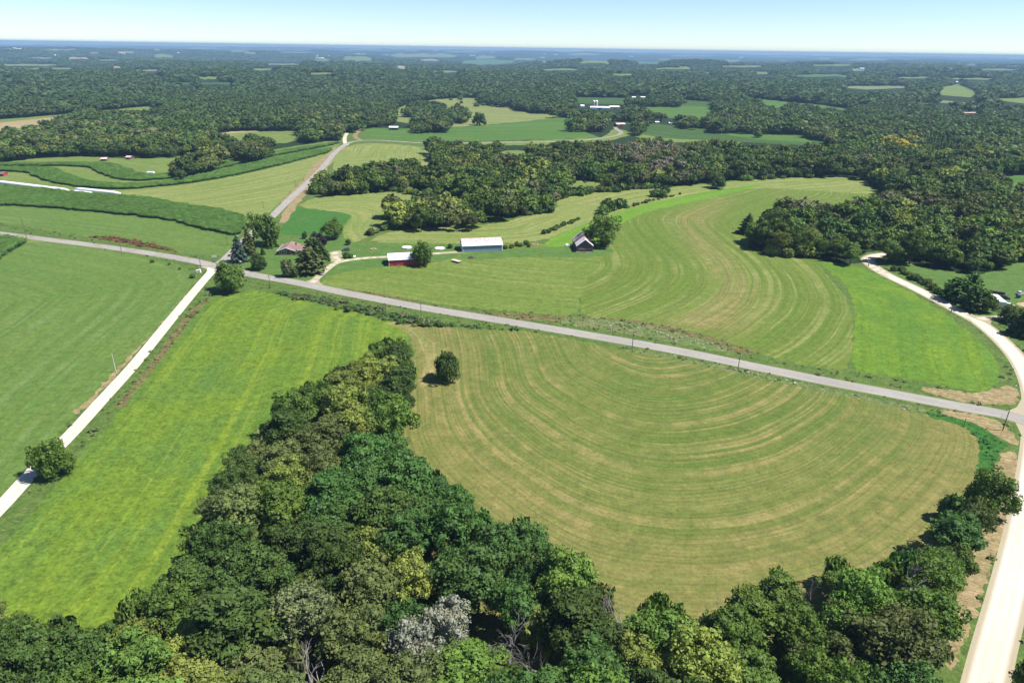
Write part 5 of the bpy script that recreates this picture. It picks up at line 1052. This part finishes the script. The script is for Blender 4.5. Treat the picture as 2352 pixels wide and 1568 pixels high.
# ---- old barn with a patched roof (ridge runs away from the camera)
g = at((1020 / 7.84 + 1600) * .7656, (1072 / 7.84 + 620) * .7656); yaw = math.radians(3)
barn = tag(empty('old_barn', g, yaw), 'weathered old wooden barn with a patched rusty gable roof', 'barn')
W2, he, hr = 9.6, 3.9, 7.6
def gable_front(x0, x1, y0, y1, he, hr):
    xm = (x0 + x1) / 2; m = MB(); m.add([(x0, y0, -.6), (x1, y0, -.6), (x1, y1, -.6), (x0, y1, -.6), (x0, y0, he), (x1, y0, he), (x1, y1, he), (x0, y1, he), (xm, y0, hr), (xm, y1, hr)],
        [(0, 3, 2, 1), (0, 1, 5, 8, 4), (2, 3, 7, 9, 6), (0, 4, 7, 3), (1, 2, 6, 5), (4, 8, 9, 7), (5, 6, 9, 8)]); return m
gable_front(0, W2, 0, 8.0, he, hr).build('wall', B['wood'], barn); gable_front(-.3, W2 + .3, 8.01, 17.5, he - .1, hr + .6).build('wall', B['wood'], barn, label='rear section of the barn')
rg = random.Random(5)
def barn_roof(x0, x1, y0, y1, he, hr, n, mats, over=.35):
    xm = (x0 + x1) / 2; sl = (hr - he) / (xm - x0); w = (y1 - y0) / n
    for i in range(n):
        a = y0 + w * i; b = a + w - .03; lf = .10 + (.015 if i % 2 else 0)
        MB().slab([(x0 - over, a, he - sl * over + lf), (xm, a, hr + lf), (xm, b, hr + lf), (x0 - over, b, he - sl * over + lf)], .06).build('roof_sheet', mats(i, 0), barn)
        MB().slab([(xm + .01, a, hr + lf), (x1 + over, a, he - sl * over + lf), (x1 + over, b, he - sl * over + lf), (xm + .01, b, hr + lf)], .06).build('roof_sheet', mats(i, 1), barn)
barn_roof(0, W2, -.5, 8.1, he, hr, 9, lambda i, s: B['white_roof'] if (i in (0, 1, 5) and s == 0) or (s == 1 and i < 2) else B['rust'])
barn_roof(-.3, W2 + .3, 8.15, 17.9, he - .1, hr + .6, 10, lambda i, s: B['rust_dark'] if i in (0, 1, 2, 6, 7) else B['rust'])
MB().box(W2 / 2 - .35, W2 / 2 + .35, -.06, -.004, hr - 1.3, hr - .5).build('hay_door', B['dark'], barn)
MB().box(1.4, W2 - 1.4, -.05, -.003, 2.0, 2.18).build('door_track', B['plank'], barn); MB().box(3.0, 6.4, -.07, -.004, 0, 1.95).build('sliding_door', B['wood'], barn)
for k in range(4): MB().box(-.05, -.004, 9 + k * 2, 9.7 + k * 2, 1.2, 1.9).build('window', B['dark'], barn)
m = MB()
for i in range(16): x = -.3 + i * .65; m.disc(rg.uniform(.2, .4), -.2, rg.uniform(.3, .55), 6, rg.uniform(.15, .3), cx=x, cy=-.45)
m.build('stone_footing', B['stone'], barn)

# ---- tanks, rings and piles
def tank(px, py, R, h, label, lid):
    r = tag(empty('round_tank', at(px, py)), label, 'tank'); m = MB(); n = 28
    for a, b, c, d in ((R, -.3, h, R), (R - .22, h, .3, R - .22)):
        pass
    m.disc(R, -.3, h, n); m.build('wall', B['concrete'], r)
    MB().disc(R - .25, h + .004, h + (.35 if lid else .06), n, R * (.15 if lid else .85)).build('lid', B['white'], r)
    for k in range(9): a = k * .7; MB().disc(.28, -.1, .35, 6, .2, cx=math.cos(a) * (R + .35), cy=math.sin(a) * (R + .35)).build('kerb_stone', B['stone'], r)
tank(934.3, 569.5, 2.9, .7, 'round white capped tank behind the red shed', True); tank(1010, 571, 2.9, .45, 'round white tank left of the blue grey shed', False)
def ring(px, py, R, mat, label, n=22, hgt=.5, cat='stone ring', part='stone'):
    r = tag(empty('rubble_ring', at(px, py)), label, cat); rg = random.Random(int(px))
    for k in range(n):
        a = 2 * math.pi * k / n + rg.uniform(-.1, .1); rr = R * rg.uniform(.7, 1.05); s = rg.uniform(.28, .5)
        m = MB().box(-s, s, -s * .7, s * .7, -.1, hgt * rg.uniform(.5, 1)); o = m.build(part, mat, r); o.location = (math.cos(a) * rr, math.sin(a) * rr, 0); o.rotation_euler[2] = a + rg.uniform(-.5, .5)
ring(858, 572.5, 1.6, B['clay'], 'low ring of reddish rubble on the farmyard lawn'); ring(1230, 561.8, 1.9, B['clay'], 'pile of brick rubble left of the old barn', 20)
ring(1306.5, 564, 1.9, B['white'], 'scatter of whitish junk beside the old barn wall', 16, .9, 'scrap pile', 'scrap'); ring(1082.5, 592.5, 1.4, B['log'], 'dark scrap pile on the grass below the blue grey shed', 16, .9, 'scrap pile', 'scrap')

# ---- flat hay wagon
g = at(1048, 602); wg = tag(empty('flat_wagon', g, math.radians(-38)), 'flat bleached wagon parked on the grass in front of the sheds', 'wagon')
for k in range(7): MB().box(-3.0, 3.0, -1.2 + k * .345, -1.2 + k * .345 + .32, .95, 1.03).build('plank', B['plank'], wg)
MB().box(-2.9, 2.9, -.5, .5, .75, .94).build('frame', B['rust_dark'], wg); MB().tube([(3.0, 0, .75), (4.6, 0, .45)], .07, 5).build('drawbar', B['rust_dark'], wg)
for x in (-2, 2):
    for y in (-.95, .95): MB().tube([(x, y - .13, .42), (x, y + .13, .42)], .42, 12).build('wheel', B['rubber'], wg)

# ---- cars
def car(px, py, yaw, paint, label, name='parked_car', L=4.7, H=1.65):
    r = tag(empty(name, at(px, py), math.radians(yaw)), label, 'car'); w = .9; l = L / 2; m = MB()
    sec = [(-l, .45, .80), (-l + .15, .3, 1.0), (-l * .45, .28, 1.02), (l * .35, .28, 1.02), (l * .9, .3, .86), (l, .42, .7)]
    vs = []; fs = []
    for x, z0, z1 in sec:
        ww = w if abs(x) < l * .92 else w * .86
        vs += [(x, -ww, z0), (x, ww, z0), (x, ww * .97, z1), (x, -ww * .97, z1)]
    for i in range(len(sec) - 1):
        a = i * 4
        for j in range(4): fs.append((a + j, a + (j + 1) % 4, a + 4 + (j + 1) % 4, a + 4 + j))
    fs += [(3, 2, 1, 0), tuple(len(vs) - 4 + k for k in range(4))]; MB().add(vs, fs).build('body', paint, r)
    a0, a1, b0, b1 = -l * .86, l * .42, -l * .66, l * .12
    MB().add([(a0, -.84, 1.0), (a1, -.84, 1.03), (a1, .84, 1.03), (a0, .84, 1.0), (b0, -.68, H - .06), (b1, -.68, H - .06), (b1, .68, H - .06), (b0, .68, H - .06)],
             [(0, 1, 5, 4), (1, 2, 6, 5), (2, 3, 7, 6), (3, 0, 4, 7), (4, 5, 6, 7), (3, 2, 1, 0)]).build('windows', B['glass'], r)
    MB().box(b0 - .04, b1 + .04, -.71, .71, H - .055, H).build('roof', paint, r)
    for x in (-l * .62, l * .62):
        for y in (-.83, .83):
            o = MB().tube([(x, y - .1, .33), (x, y + .1, .33)], .33, 12).build('wheel', B['rubber'], r); MB().tube([(x, y - .115, .33), (x, y + .115, .33)], .17, 8).build('hub', B['silver'], o)
    for y in (-.6, .6):
        MB().box(l - .03, l + .03, y - .16, y + .16, .6, .74).build('headlight', B['white'], r); MB().box(-l - .03, -l + .03, y - .16, y + .16, .66, .82).build('tail_light', B['stop_red'], r)
car(794.5, 576, -160, B['paint_dark'], 'dark blue car parked on the lawn beside the gravel apron')
car(2307.5, 686, -35, B['black'], 'black car parked behind the white trailer'); car(2318, 704, -30, B['white'], 'white car parked at the near end of the white trailer')
car(2343, 676, 20, B['silver'], 'pale car cut by the right edge beyond the white trailer')
m = tag(empty('black_cart', at(2338, 684)), 'small black cart standing alone on the east lawn', 'cart'); MB().box(-.9, .9, -.6, .6, .4, 1.3).build('body', B['black'], m)
for y in (-.65, .65): MB().tube([(0, y - .08, .35), (0, y + .08, .35)], .35, 10).build('wheel', B['rubber'], m)
# ---- white trailer home
g = at(2292, 708); h2 = at(2271, 690); v = h2 - g; yaw = math.atan2(v.y, v.x); Lt = max(11, min(16, v.length))
tr = tag(empty('white_trailer', g, yaw), 'long white trailer standing behind the pines of the east farmstead', 'trailer')
MB().box(0, Lt, -2.9, 0, .55, 3.3).build('body', B['white'], tr); MB().slab([(-.1, -3.0, 3.42), (Lt + .1, -3.0, 3.42), (Lt + .1, .1, 3.42), (-.1, .1, 3.42)], .11).build('roof', B['white_roof'], tr)
for k in range(3): window(tr, 2 + k * 4, 3.2 + k * 4, 1.4, 2.4, y=.0)
MB().box(-.06, -.004, -2.6, -1.5, .7, 2.8).build('door', B['silver'], tr); MB().box(-.07, -.004, -1.35, -.3, .7, 2.8).build('door', B['silver'], tr)
for x in (Lt * .7, Lt * .8): MB().tube([(x, -2.8, .4), (x, -.1, .4)], .42, 12).build('wheel', B['rubber'], tr)
lp = tag(empty('log_pile', at(2289, 674)), 'stack of dark logs behind the white trailer', 'log pile')
for k in range(12): o = MB().tube([(-2.6, 0, 0), (2.6, 0, 0)], .28, 6).build('log', B['log'], lp); o.location = ((k % 3) * .2, (k % 5) * .55 - 1.2, .28 + (k // 5) * .48); o.rotation_euler[2] = -.6 + (k % 4) * .04
sp = MB().disc(3.2, -.1, 1.1, 16, .7).build('sand_pile', B['sand']); sp.location = at(2352, 700); tag(sp, 'orange sand heap at the right edge of the east farmstead', 'sand heap')

# ---- poles
def pole(px, py, top, label, mat='pole', arm=True, hmax=13, name='utility_pole'):
    g = at(px, py); h = min(hmax, max(4, rise(px, py, top))); r = tag(empty(name, g), label, 'pole')
    MB().tube([(0, 0, -.3), (0, 0, h)], [.17, .11], 8).build('post', B[mat], r)
    if arm:
        o = MB().box(-1.1, 1.1, -.07, .07, h - .75, h - .6).build('cross_arm', B[mat], r); o.rotation_euler[2] = .9
        for x in (-.95, 0, .95): q = MB().disc(.06, h - .6 if x else h, h - .4 if x else h + .18, 6, .04, cx=x).build('insulator', B['silver'], r); q.rotation_euler[2] = .9
pole(266.8, 855, 812, 'pale bare pole beside the white gravel lane', 'pole_pale', False)
for x, y, t, l in [(61.7, 549, 500, 'utility pole farthest left along the county road'), (279, 577, 556, 'utility pole beside the reddish weed strip'), (462, 618, 586, 'utility pole beside the white cabinets at the crossroads'),
                   (523, 564, 539, 'utility pole at the edge of the green field left of the pines'), (621, 662, 631, 'utility pole south of the road facing the house lawn'), (605, 478, 461, 'utility pole at the foot of the pale field near the north road'),
                   (679, 431, 414, 'utility pole in the pale field halfway up the north road'), (968, 737, 694, 'utility pole in the ditch facing the red shed'), (1451.7, 802, 761, 'utility pole at the north edge of the large mown field'),
                   (1695, 848, 815, 'utility pole below the yellow marker post'), (2303, 988, 937, 'tall utility pole at the east junction')]: pole(x, y, t, l)
pole(802, 586, 564, 'short yard pole with a lamp beside the parked blue car', arm=False); g = at(802, 586); 
o = MB().box(-.1, .7, -.15, .15, rise(802, 586, 564) - .3, rise(802, 586, 564) - .15).build('yard_lamp', B['silver']); o.location = g; tag(o, 'small lamp head on the short yard pole', 'lamp')
def post(px, py, top, mat, label, r=.07, cap=None, name='marker_post', cat='post'):
    g = at(px, py); h = rise(px, py, top); ro = tag(empty(name, g), label, cat); MB().tube([(0, 0, -.2), (0, 0, h)], r, 6).build('post', B[mat], ro)
    if cap: MB().box(-cap, cap, -.03, .03, h - cap * 1.6, h).build('plate', B['white'], ro)
post(1005.7, 729, 722, 'pole_pale', 'thin pale marker post right of the ditch pole', .09); post(1694, 808, 796, 'yellow', 'yellow marker post on the verge above the county road', .13)
post(2184, 718, 708, 'pole', 'dark short post on the west verge of the east road', .2); post(1994, 612, 604, 'pole', 'short dark post at the hairpin of the east road', .18); post(1972, 864, 854, 'pole', 'dark post on the verge below the bright field', .12); post(2215, 973, 960, 'pole', 'thin post in the lush grass waterway', .1)
def stop_sign(px, py, label, yaw=0):
    r = tag(empty('road_sign', at(px, py), yaw), label, 'road sign'); MB().tube([(0, 0, -.2), (0, 0, 2.9)], .045, 6).build('post', B['silver'], r); m = MB(); n = 8
    a = [(math.cos(math.pi / 8 + k * math.pi / 4) * .42, math.sin(math.pi / 8 + k * math.pi / 4) * .42 + 2.6) for k in range(8)]
    m.add([(x, -.06, z) for x, z in a] + [(x, -.045, z) for x, z in a], [tuple(range(8))[::-1], tuple(range(8, 16))] + [(k, (k + 1) % 8, 8 + (k + 1) % 8, 8 + k) for k in range(8)]); m.build('plate', B['silver'], r)
stop_sign(2296, 971, 'grey backed road sign beside the junction pole', .3); stop_sign(2329, 900, 'grey backed road sign on the dry corner north of the junction', .2)
r = tag(empty('direction_sign', at(493, 596), .2), 'pale road sign on two posts at the north corner of the crossroads', 'road sign')
for x in (-.8, .8): MB().tube([(x, 0, -.2), (x, 0, 2.2)], .06, 5).build('post', B['pole'], r)
MB().box(-1.3, 1.3, -.1, -.06, 1.3, 2.5).build('panel', B['silver'], r)
r = tag(empty('orange_post', at(540, 562)), 'small orange utility marker at the road edge by the pines', 'post'); MB().disc(.12, -.1, 1.5, 8, .1).build('post', plain_mat('orange_plastic', (.6, .16, .03, 1)), r); MB().box(-.35, .35, -.1, .1, .9, 1.4).build('plate', bpy.data.materials['orange_plastic'], r)
r = tag(empty('utility_cabinet', at(457, 626)), 'pair of white utility cabinets at the corner of the left field', 'cabinet')
for x, h in ((-.75, 1.5), (.6, 1.8)): MB().box(x - .5, x + .5, -.4, .4, 0, h).build('cabinet', B['white'], r)
r = tag(empty('mail_box', at(552, 606)), 'white mail box on the lawn corner below the blue grey spruce', 'mail box'); MB().box(-.06, .06, -.06, .06, 0, 1.1).build('post', B['pole'], r); MB().box(-.45, .45, -.25, .25, 1.1, 1.6).build('box', B['white'], r)
r = tag(empty('gas_tank', at(814.2, 592), .3), 'small white tank on the grass right of the yard shrubs', 'tank'); MB().tube([(-.8, 0, .8), (-.65, 0, .8), (.65, 0, .8), (.8, 0, .8)], [.25, .5, .5, .25], 12).build('body', B['white'], r)
for x in (-.5, .5): MB().box(x - .08, x + .08, -.3, .3, 0, .4).build('leg', B['concrete'], r)

# ---- silage bags
def silage(a, b, label, R=1.5):
    L = densify([a, b], 12, False); g = ground(L[:, 0], L[:, 1]); z = height(g[:, 0], g[:, 1]); m = MB()
    m.tube([(x, y, zz + R * .55) for (x, y), zz in zip(g, z)], [R * .5] + [R] * (len(g) - 2) + [R * .4], 12); o = m.build('silage_bag', B['plastic'], None, True); tag(o, label, 'silage bag')
silage((-60, 414), (160, 441), 'longest white silage bag entering from the left edge', 1.7); silage((161, 442), (219, 448.5), 'short white silage bag continuing the longest one', 1.6); silage((172, 436), (277, 447), 'white silage bag lying parallel above the others', 1.5)
r = tag(empty('bale_wagon', at(347, 403), .1), 'small white wagon at the end of the dark bush row', 'wagon'); MB().box(-3, 3, -1.2, 1.2, .9, 3.4).build('body', B['white'], r)
for x in (-2, 2): MB().tube([(x, -1.2, .5), (x, 1.2, .5)], .5, 10).build('wheel', B['rubber'], r)
o = MB().disc(3.5, -.2, 1.8, 12, .6).build('lime_pile', B['concrete']); o.location = at(367, 405); tag(o, 'pale heap beside the small white wagon', 'heap')

# ---- farther sheds and barns
def far_barn(px, py, wpx, hpx, roof, wall, label, yaw=0.0, depth=.6, cat='barn', name='barn', hr=1.45, hmax=9.0):
    g = at(px, py); dep = depth_at(g); Lb = wpx * dep / FPX; he = min(hmax, max(2.2, hpx * dep / FPX * .6)); Wb = min(max(6, Lb * depth), 16); r = tag(empty(name, g, yaw), label, cat)
    o = prism(Lb, Wb, he, he * hr).build('wall', wall, r); roof_sheets(r, Lb, Wb, he, he * hr, 1, lambda i: roof, .5, .15, True, 'roof_slope'); roof_sheets(r, Lb, Wb, he, he * hr, 1, lambda i: roof, .5, .15, False, 'roof_slope')
    MB().box(Lb * .4, Lb * .55, -.08, -.01, 0, he * .7).build('door', B['dark'], r); return r
far_barn(1417, 291.5, 22, 9, B['rust'], B['wood'], 'dark wooden barn with a pale roof beside the road bend', .35, .7)
far_barn(894, 298.5, 20, 9, B['white_roof'], B['black'], 'small black shed with a grey roof at the edge of the crop field', 0, .5, 'shed', 'shed')
far_barn(1356, 252, 44, 8, B['white_roof'], B['white'], 'long white barn with two silos behind it', -.05, .4)
far_barn(1401, 251, 22, 8, B['white_roof'], B['stone'], 'white roofed shed right of the long white barn', .1, .6, 'shed', 'shed')
far_barn(1334, 246, 9, 5, B['white'], B['white'], 'small white outbuilding left of the two silos', .3, .8, 'shed', 'shed')
far_barn(232, 370, 12, 6, B['rust'], B['rust_dark'], 'little reddish hut in the far left pasture', .1, .6, 'shed', 'shed'); far_barn(289, 366, 11, 6, B['rust_band'], B['wood'], 'little hut with a pinkish roof at the wood edge', -.2, .7, 'shed', 'shed')
far_barn(-4, 405, 12, 6, B['rust_dark'], B['red'], 'dark red shed cut by the left edge', 0, .6, 'shed', 'shed'); far_barn(1506, 284, 9, 5, B['white'], B['red'], 'small white and red house at the tree belt by the striped crop', .3, .8, 'house', 'house')
far_barn(1537, 286, 6, 3, B['white'], B['white'], 'tiny white shed at the right end of the tree belt', 0, .8, 'shed', 'shed'); far_barn(1452, 226, 8, 4, B['white'], B['white'], 'tiny white farmhouse among trees beyond the soybeans', 0, .8, 'house', 'house'); far_barn(1472, 226, 10, 4, B['white'], B['stone'], 'tiny pale shed right of the farmhouse beyond the soybeans', 0, .8, 'shed', 'shed')
far_barn(1768, 229, 12, 4, B['stone'], B['stone'], 'tiny tan shed in the far green field', .2, .6, 'shed', 'shed'); far_barn(2215, 262, 30, 4, B['rust_band'], B['white'], 'long low white building in the east woods', .1, .3, 'barn', 'barn', hmax=5)
def silo(px, py, wpx, top, label):
    g = at(px, py); dep = depth_at(g); R = max(2, wpx * dep / FPX / 2); h = min(40, rise(px, py, top)); r = tag(empty('silo', g), label, 'silo'); MB().disc(R, 0, h * .86, 18).build('tower', B['concrete'], r); m = MB()
    m.disc(R * 1.02, h * .861, h * .95, 18, R * .75); m.disc(R * .75, h * .951, h, 18, R * .2); m.build('dome', B['white'], r)
silo(1363.5, 248, 6, 230.5, 'left one of two white silos behind the long barn'); silo(1369.5, 248, 6, 230.5, 'right one of two white silos behind the long barn')
# far farmsteads toward the horizon
FAR = [(20, 115, 8, 'far left edge'), (32, 114, 10, 'far left, second'), (45, 115, 10, 'far left, third'), (55, 116, 8, 'far left, fourth'), (125, 132, 8, 'left, by the tall silo'), (199, 106, 14, 'left horizon ridge'), (277, 125, 18, 'pale left field'), (345, 193, 5, 'left woods'), (352, 191, 4, 'left woods, right one'),
       (360, 116.5, 10, 'small pale fields'), (410, 124, 5, 'left of centre'), (494, 119, 10, 'ridge left of centre'), (730, 136, 9, 'green far field'), (740, 136, 8, 'green far field, right one'), (753, 134, 5, 'silo east of the green far field'), (821, 126, 12, 'pale central field'), (835, 127, 9, 'pale central field, right one'), (884, 129, 14, 'tan central field'), (920, 125, 6, 'tan central field, north one'),
       (1085, 129, 12, 'long pale strip'), (865, 142, 6, 'small green strip'), (1252, 126, 8, 'right centre ridge'), (1246, 134, 10, 'right centre slope'), (1277, 127, 10, 'right centre ridge, second'), (1374, 126, 10, 'right centre hill'), (1598, 139, 14, 'quarry coloured clearing'), (1630, 142, 12, 'clearing, second'), (1646, 142, 10, 'clearing, third'), (1702, 134, 8, 'right slope'), (1980, 160, 10, 'right woods clearing'), (2166, 145, 10, 'far right ridge'), (2200, 148, 9, 'far right ridge, second'), (2274, 151, 12, 'far right slope'), (2066, 169, 14, 'far right lane'), (2114, 169, 12, 'far right lane, second'), (2198, 191, 4, 'far right hill field'),
       (560, 113, 8, 'left horizon'), (640, 116, 7, 'central horizon'), (1000, 118, 8, 'centre horizon ridge'), (1130, 122, 7, 'centre horizon, right'), (1330, 112.5, 6, 'right horizon'), (1450, 131, 8, 'right of centre woods'), (1800, 143, 8, 'right woods ridge'), (1900, 137, 7, 'right horizon ridge')]
for i, (x, y, w, pl) in enumerate(FAR):
    far_barn(x - w / 2, y, w, 4, B['white_roof'] if i % 3 else B['rust_band'], B['white'] if i % 2 else B['concrete'], f'tiny pale farm building near the horizon, {pl}', 0, .5, 'farm building', 'farm_building', hmax=11)
silo(127.5, 133, 3.5, 125, 'pale silo beside the far left farm building'); silo(729, 134, 3, 127, 'pale silo in the far green field'); silo(755, 133, 3, 128, 'second pale silo right of the far green field'); silo(32, 114, 3, 109.5, 'silo of the farm on the left horizon')

# ------------------------------------------------------------------ corn, weeds and rough grass (uncountable)
def corn_mesh(seed):
    rng = np.random.default_rng(seed); V = []; Q = []; off = 0
    for row in (-.38, .38):
        for k in range(9):
            x = -1.4 + k * .35 + rng.uniform(-.05, .05); h = rng.uniform(2.0, 2.5)
            for a in rng.uniform(0, 6.28, 4):
                z = rng.uniform(.6, .95) * h; d = np.array([math.cos(a), math.sin(a), 0]); t = np.array([-d[1], d[0], 0]) * .11; p = np.array([x, row, z])
                q = [p - t, p + t, p + d * .38 + t * 1.2 + [0, 0, .22], p + d * .38 - t * 1.2 + [0, 0, .22]]; V += q; V += [p + d * .38 - t * 1.2 + [0, 0, .22], p + d * .38 + t * 1.2 + [0, 0, .22], p + d * .75 + t * .4 - [0, 0, .08], p + d * .75 - t * .4 - [0, 0, .08]]
                Q += [[off, off + 1, off + 2, off + 3], [off + 4, off + 5, off + 6, off + 7]]; off += 8
            V += [(x - .03, row, 0), (x + .03, row, 0), (x + .02, row, h), (x - .02, row, h)]; Q.append([off, off + 1, off + 2, off + 3]); off += 4
    return mesh_np('corn_plants', np.array(V), np.array(Q), M['leaf_mass'])
P_, T_, A_ = [], [], []
for r in REG:
    if 'corn' not in r['tags']: continue
    g = r['g']; x0, y0 = g.min(0); x1, y1 = g.max(0); x0 = max(x0, -620); gx, gy = np.meshgrid(np.arange(x0, x1, 2.5), np.arange(y0, y1, 1.5)); p = np.column_stack([gx.ravel(), gy.ravel()])
    p = p[inside(p[:, 0], p[:, 1], g)]
    if len(p) == 0: continue
    _, _, an = seg_dist(p, r['guide']); p += tree_rng.uniform(-.35, .35, p.shape); P_.append(p); A_.append(an)
P_ = np.vstack(P_); A_ = np.concatenate(A_); n = len(P_); print('corn', n)
k = np.exp(tree_rng.normal(0, .2, (n, 1))) + .12 * sm(P_[:, 0], P_[:, 1], 14, 2.)[:, None]
mass('corn', np.column_stack([P_, height(P_[:, 0], P_[:, 1])]), tree_rng.integers(0, 2, n), np.ones((n, 3)) * tree_rng.uniform(.88, 1.1, (n, 1)), A_, np.array([.085, .165, .036]) * k, [corn_mesh(1), corn_mesh(2)], 'dense rows of tall corn in the fields at the left')
def tuft_mesh(seed, r, h, n):
    rng = np.random.default_rng(seed); a = rng.uniform(0, 6.28, n); s = np.sqrt(rng.uniform(0, 1, n)) * r; p = np.column_stack([np.cos(a) * s, np.sin(a) * s, h * rng.uniform(.25, .9, n) * (1 - .5 * (s / r) ** 2)])
    v, q = cards(rng, p, np.column_stack([np.cos(a) * .5, np.sin(a) * .5, np.ones(n)]), .26 * r + .08, .7); return mesh_np('weed_clump', v, q, M['leaf_mass'])
TUF = [tuft_mesh(i, r, h, n) for i, (r, h, n) in enumerate(((.7, .7, 22), (1.0, 1.1, 30), (.5, .45, 14)))]
P_, C_, S_ = [], [], []
for names, dens, cols, sz in ((('weeds',), .5, ((.045, .095, .028), (.10, .11, .05), (.06, .11, .03)), 1.35), (('brush',), .3, ((.20, .165, .09), (.13, .12, .055), (.10, .12, .045)), .7), (('wildflowers',), .2, ((.16, .20, .09), (.34, .36, .27), (.12, .17, .06)), .55),
                              (('weed_strip',), .35, ((.17, .075, .04), (.05, .09, .03), (.14, .08, .045)), 1.1), (('rank_grass',), .25, ((.035, .115, .028), (.045, .125, .035)), .6), (('verge',), .06, ((.09, .13, .04), (.13, .14, .06), (.05, .09, .03)), .75), (('forest_floor',), .012, ((.03, .06, .02), (.06, .10, .03)), 1.6)):
    for r in REG:
        if r['name'] not in names: continue
        g = r['g']; x0, y0 = np.maximum(g.min(0), (-420, 50)); x1, y1 = np.minimum(g.max(0), (520, 620))
        if x1 <= x0 or y1 <= y0: continue
        n = int((x1 - x0) * (y1 - y0) * dens); n = min(n, 400000); p = np.column_stack([tree_rng.uniform(x0, x1, n), tree_rng.uniform(y0, y1, n)]); p = p[inside(p[:, 0], p[:, 1], g)]
        fx, fy = project(p[:, 0], p[:, 1], 0); p = p[(fx > -150) & (fx < 2500) & (fy < 1750)]; ro = region_of(p[:, 0], p[:, 1]); idx = [j for j, q in enumerate(REG) if q is r][0]; p = p[ro == idx]
        P_.append(p); C_.append(np.array(cols)[tree_rng.integers(0, len(cols), len(p))] * (1 + tree_rng.normal(0, .15, (len(p), 1)))); S_.append(np.full(len(p), sz))
P_ = np.vstack(P_); C_ = np.clip(np.vstack(C_), .01, .7); S_ = np.concatenate(S_); n = len(P_); print('tufts', n)
cl = .75 + .5 * np.clip(sm(P_[:, 0], P_[:, 1], 5, .6) + .4, 0, 1.2)
mass('rough_vegetation', np.column_stack([P_, height(P_[:, 0], P_[:, 1])]), tree_rng.integers(0, 3, n), np.ones((n, 3)) * (S_ * cl * tree_rng.uniform(.6, 1.3, n))[:, None], tree_rng.uniform(0, 6.28, n), C_, TUF, 'rough weeds and tall grass along verges, ditches and wood edges')
# ------------------------------------------------------------------ haze: clear summer air with a little blue in it
hb = MB().box(-33000, 33000, -300, 32500, -90, 125)
hm = bpy.data.materials.new('haze'); hm.use_nodes = True; ht = hm.node_tree; ht.nodes.clear()
ho = ht.nodes.new('ShaderNodeOutputMaterial'); hv = ht.nodes.new('ShaderNodeVolumePrincipled')
hv.inputs['Density'].default_value = HAZE_DENSITY; hv.inputs['Color'].default_value = (.29, .47, .69, 1); hv.inputs['Anisotropy'].default_value = 0.0
ht.links.new(hv.outputs[0], ho.inputs['Volume'])
haze = hb.build('haze', hm); tag(haze, 'thin bluish summer haze over the countryside', None, None, 'stuff')
print('heights', float(GZ.min()), float(GZ.max()))
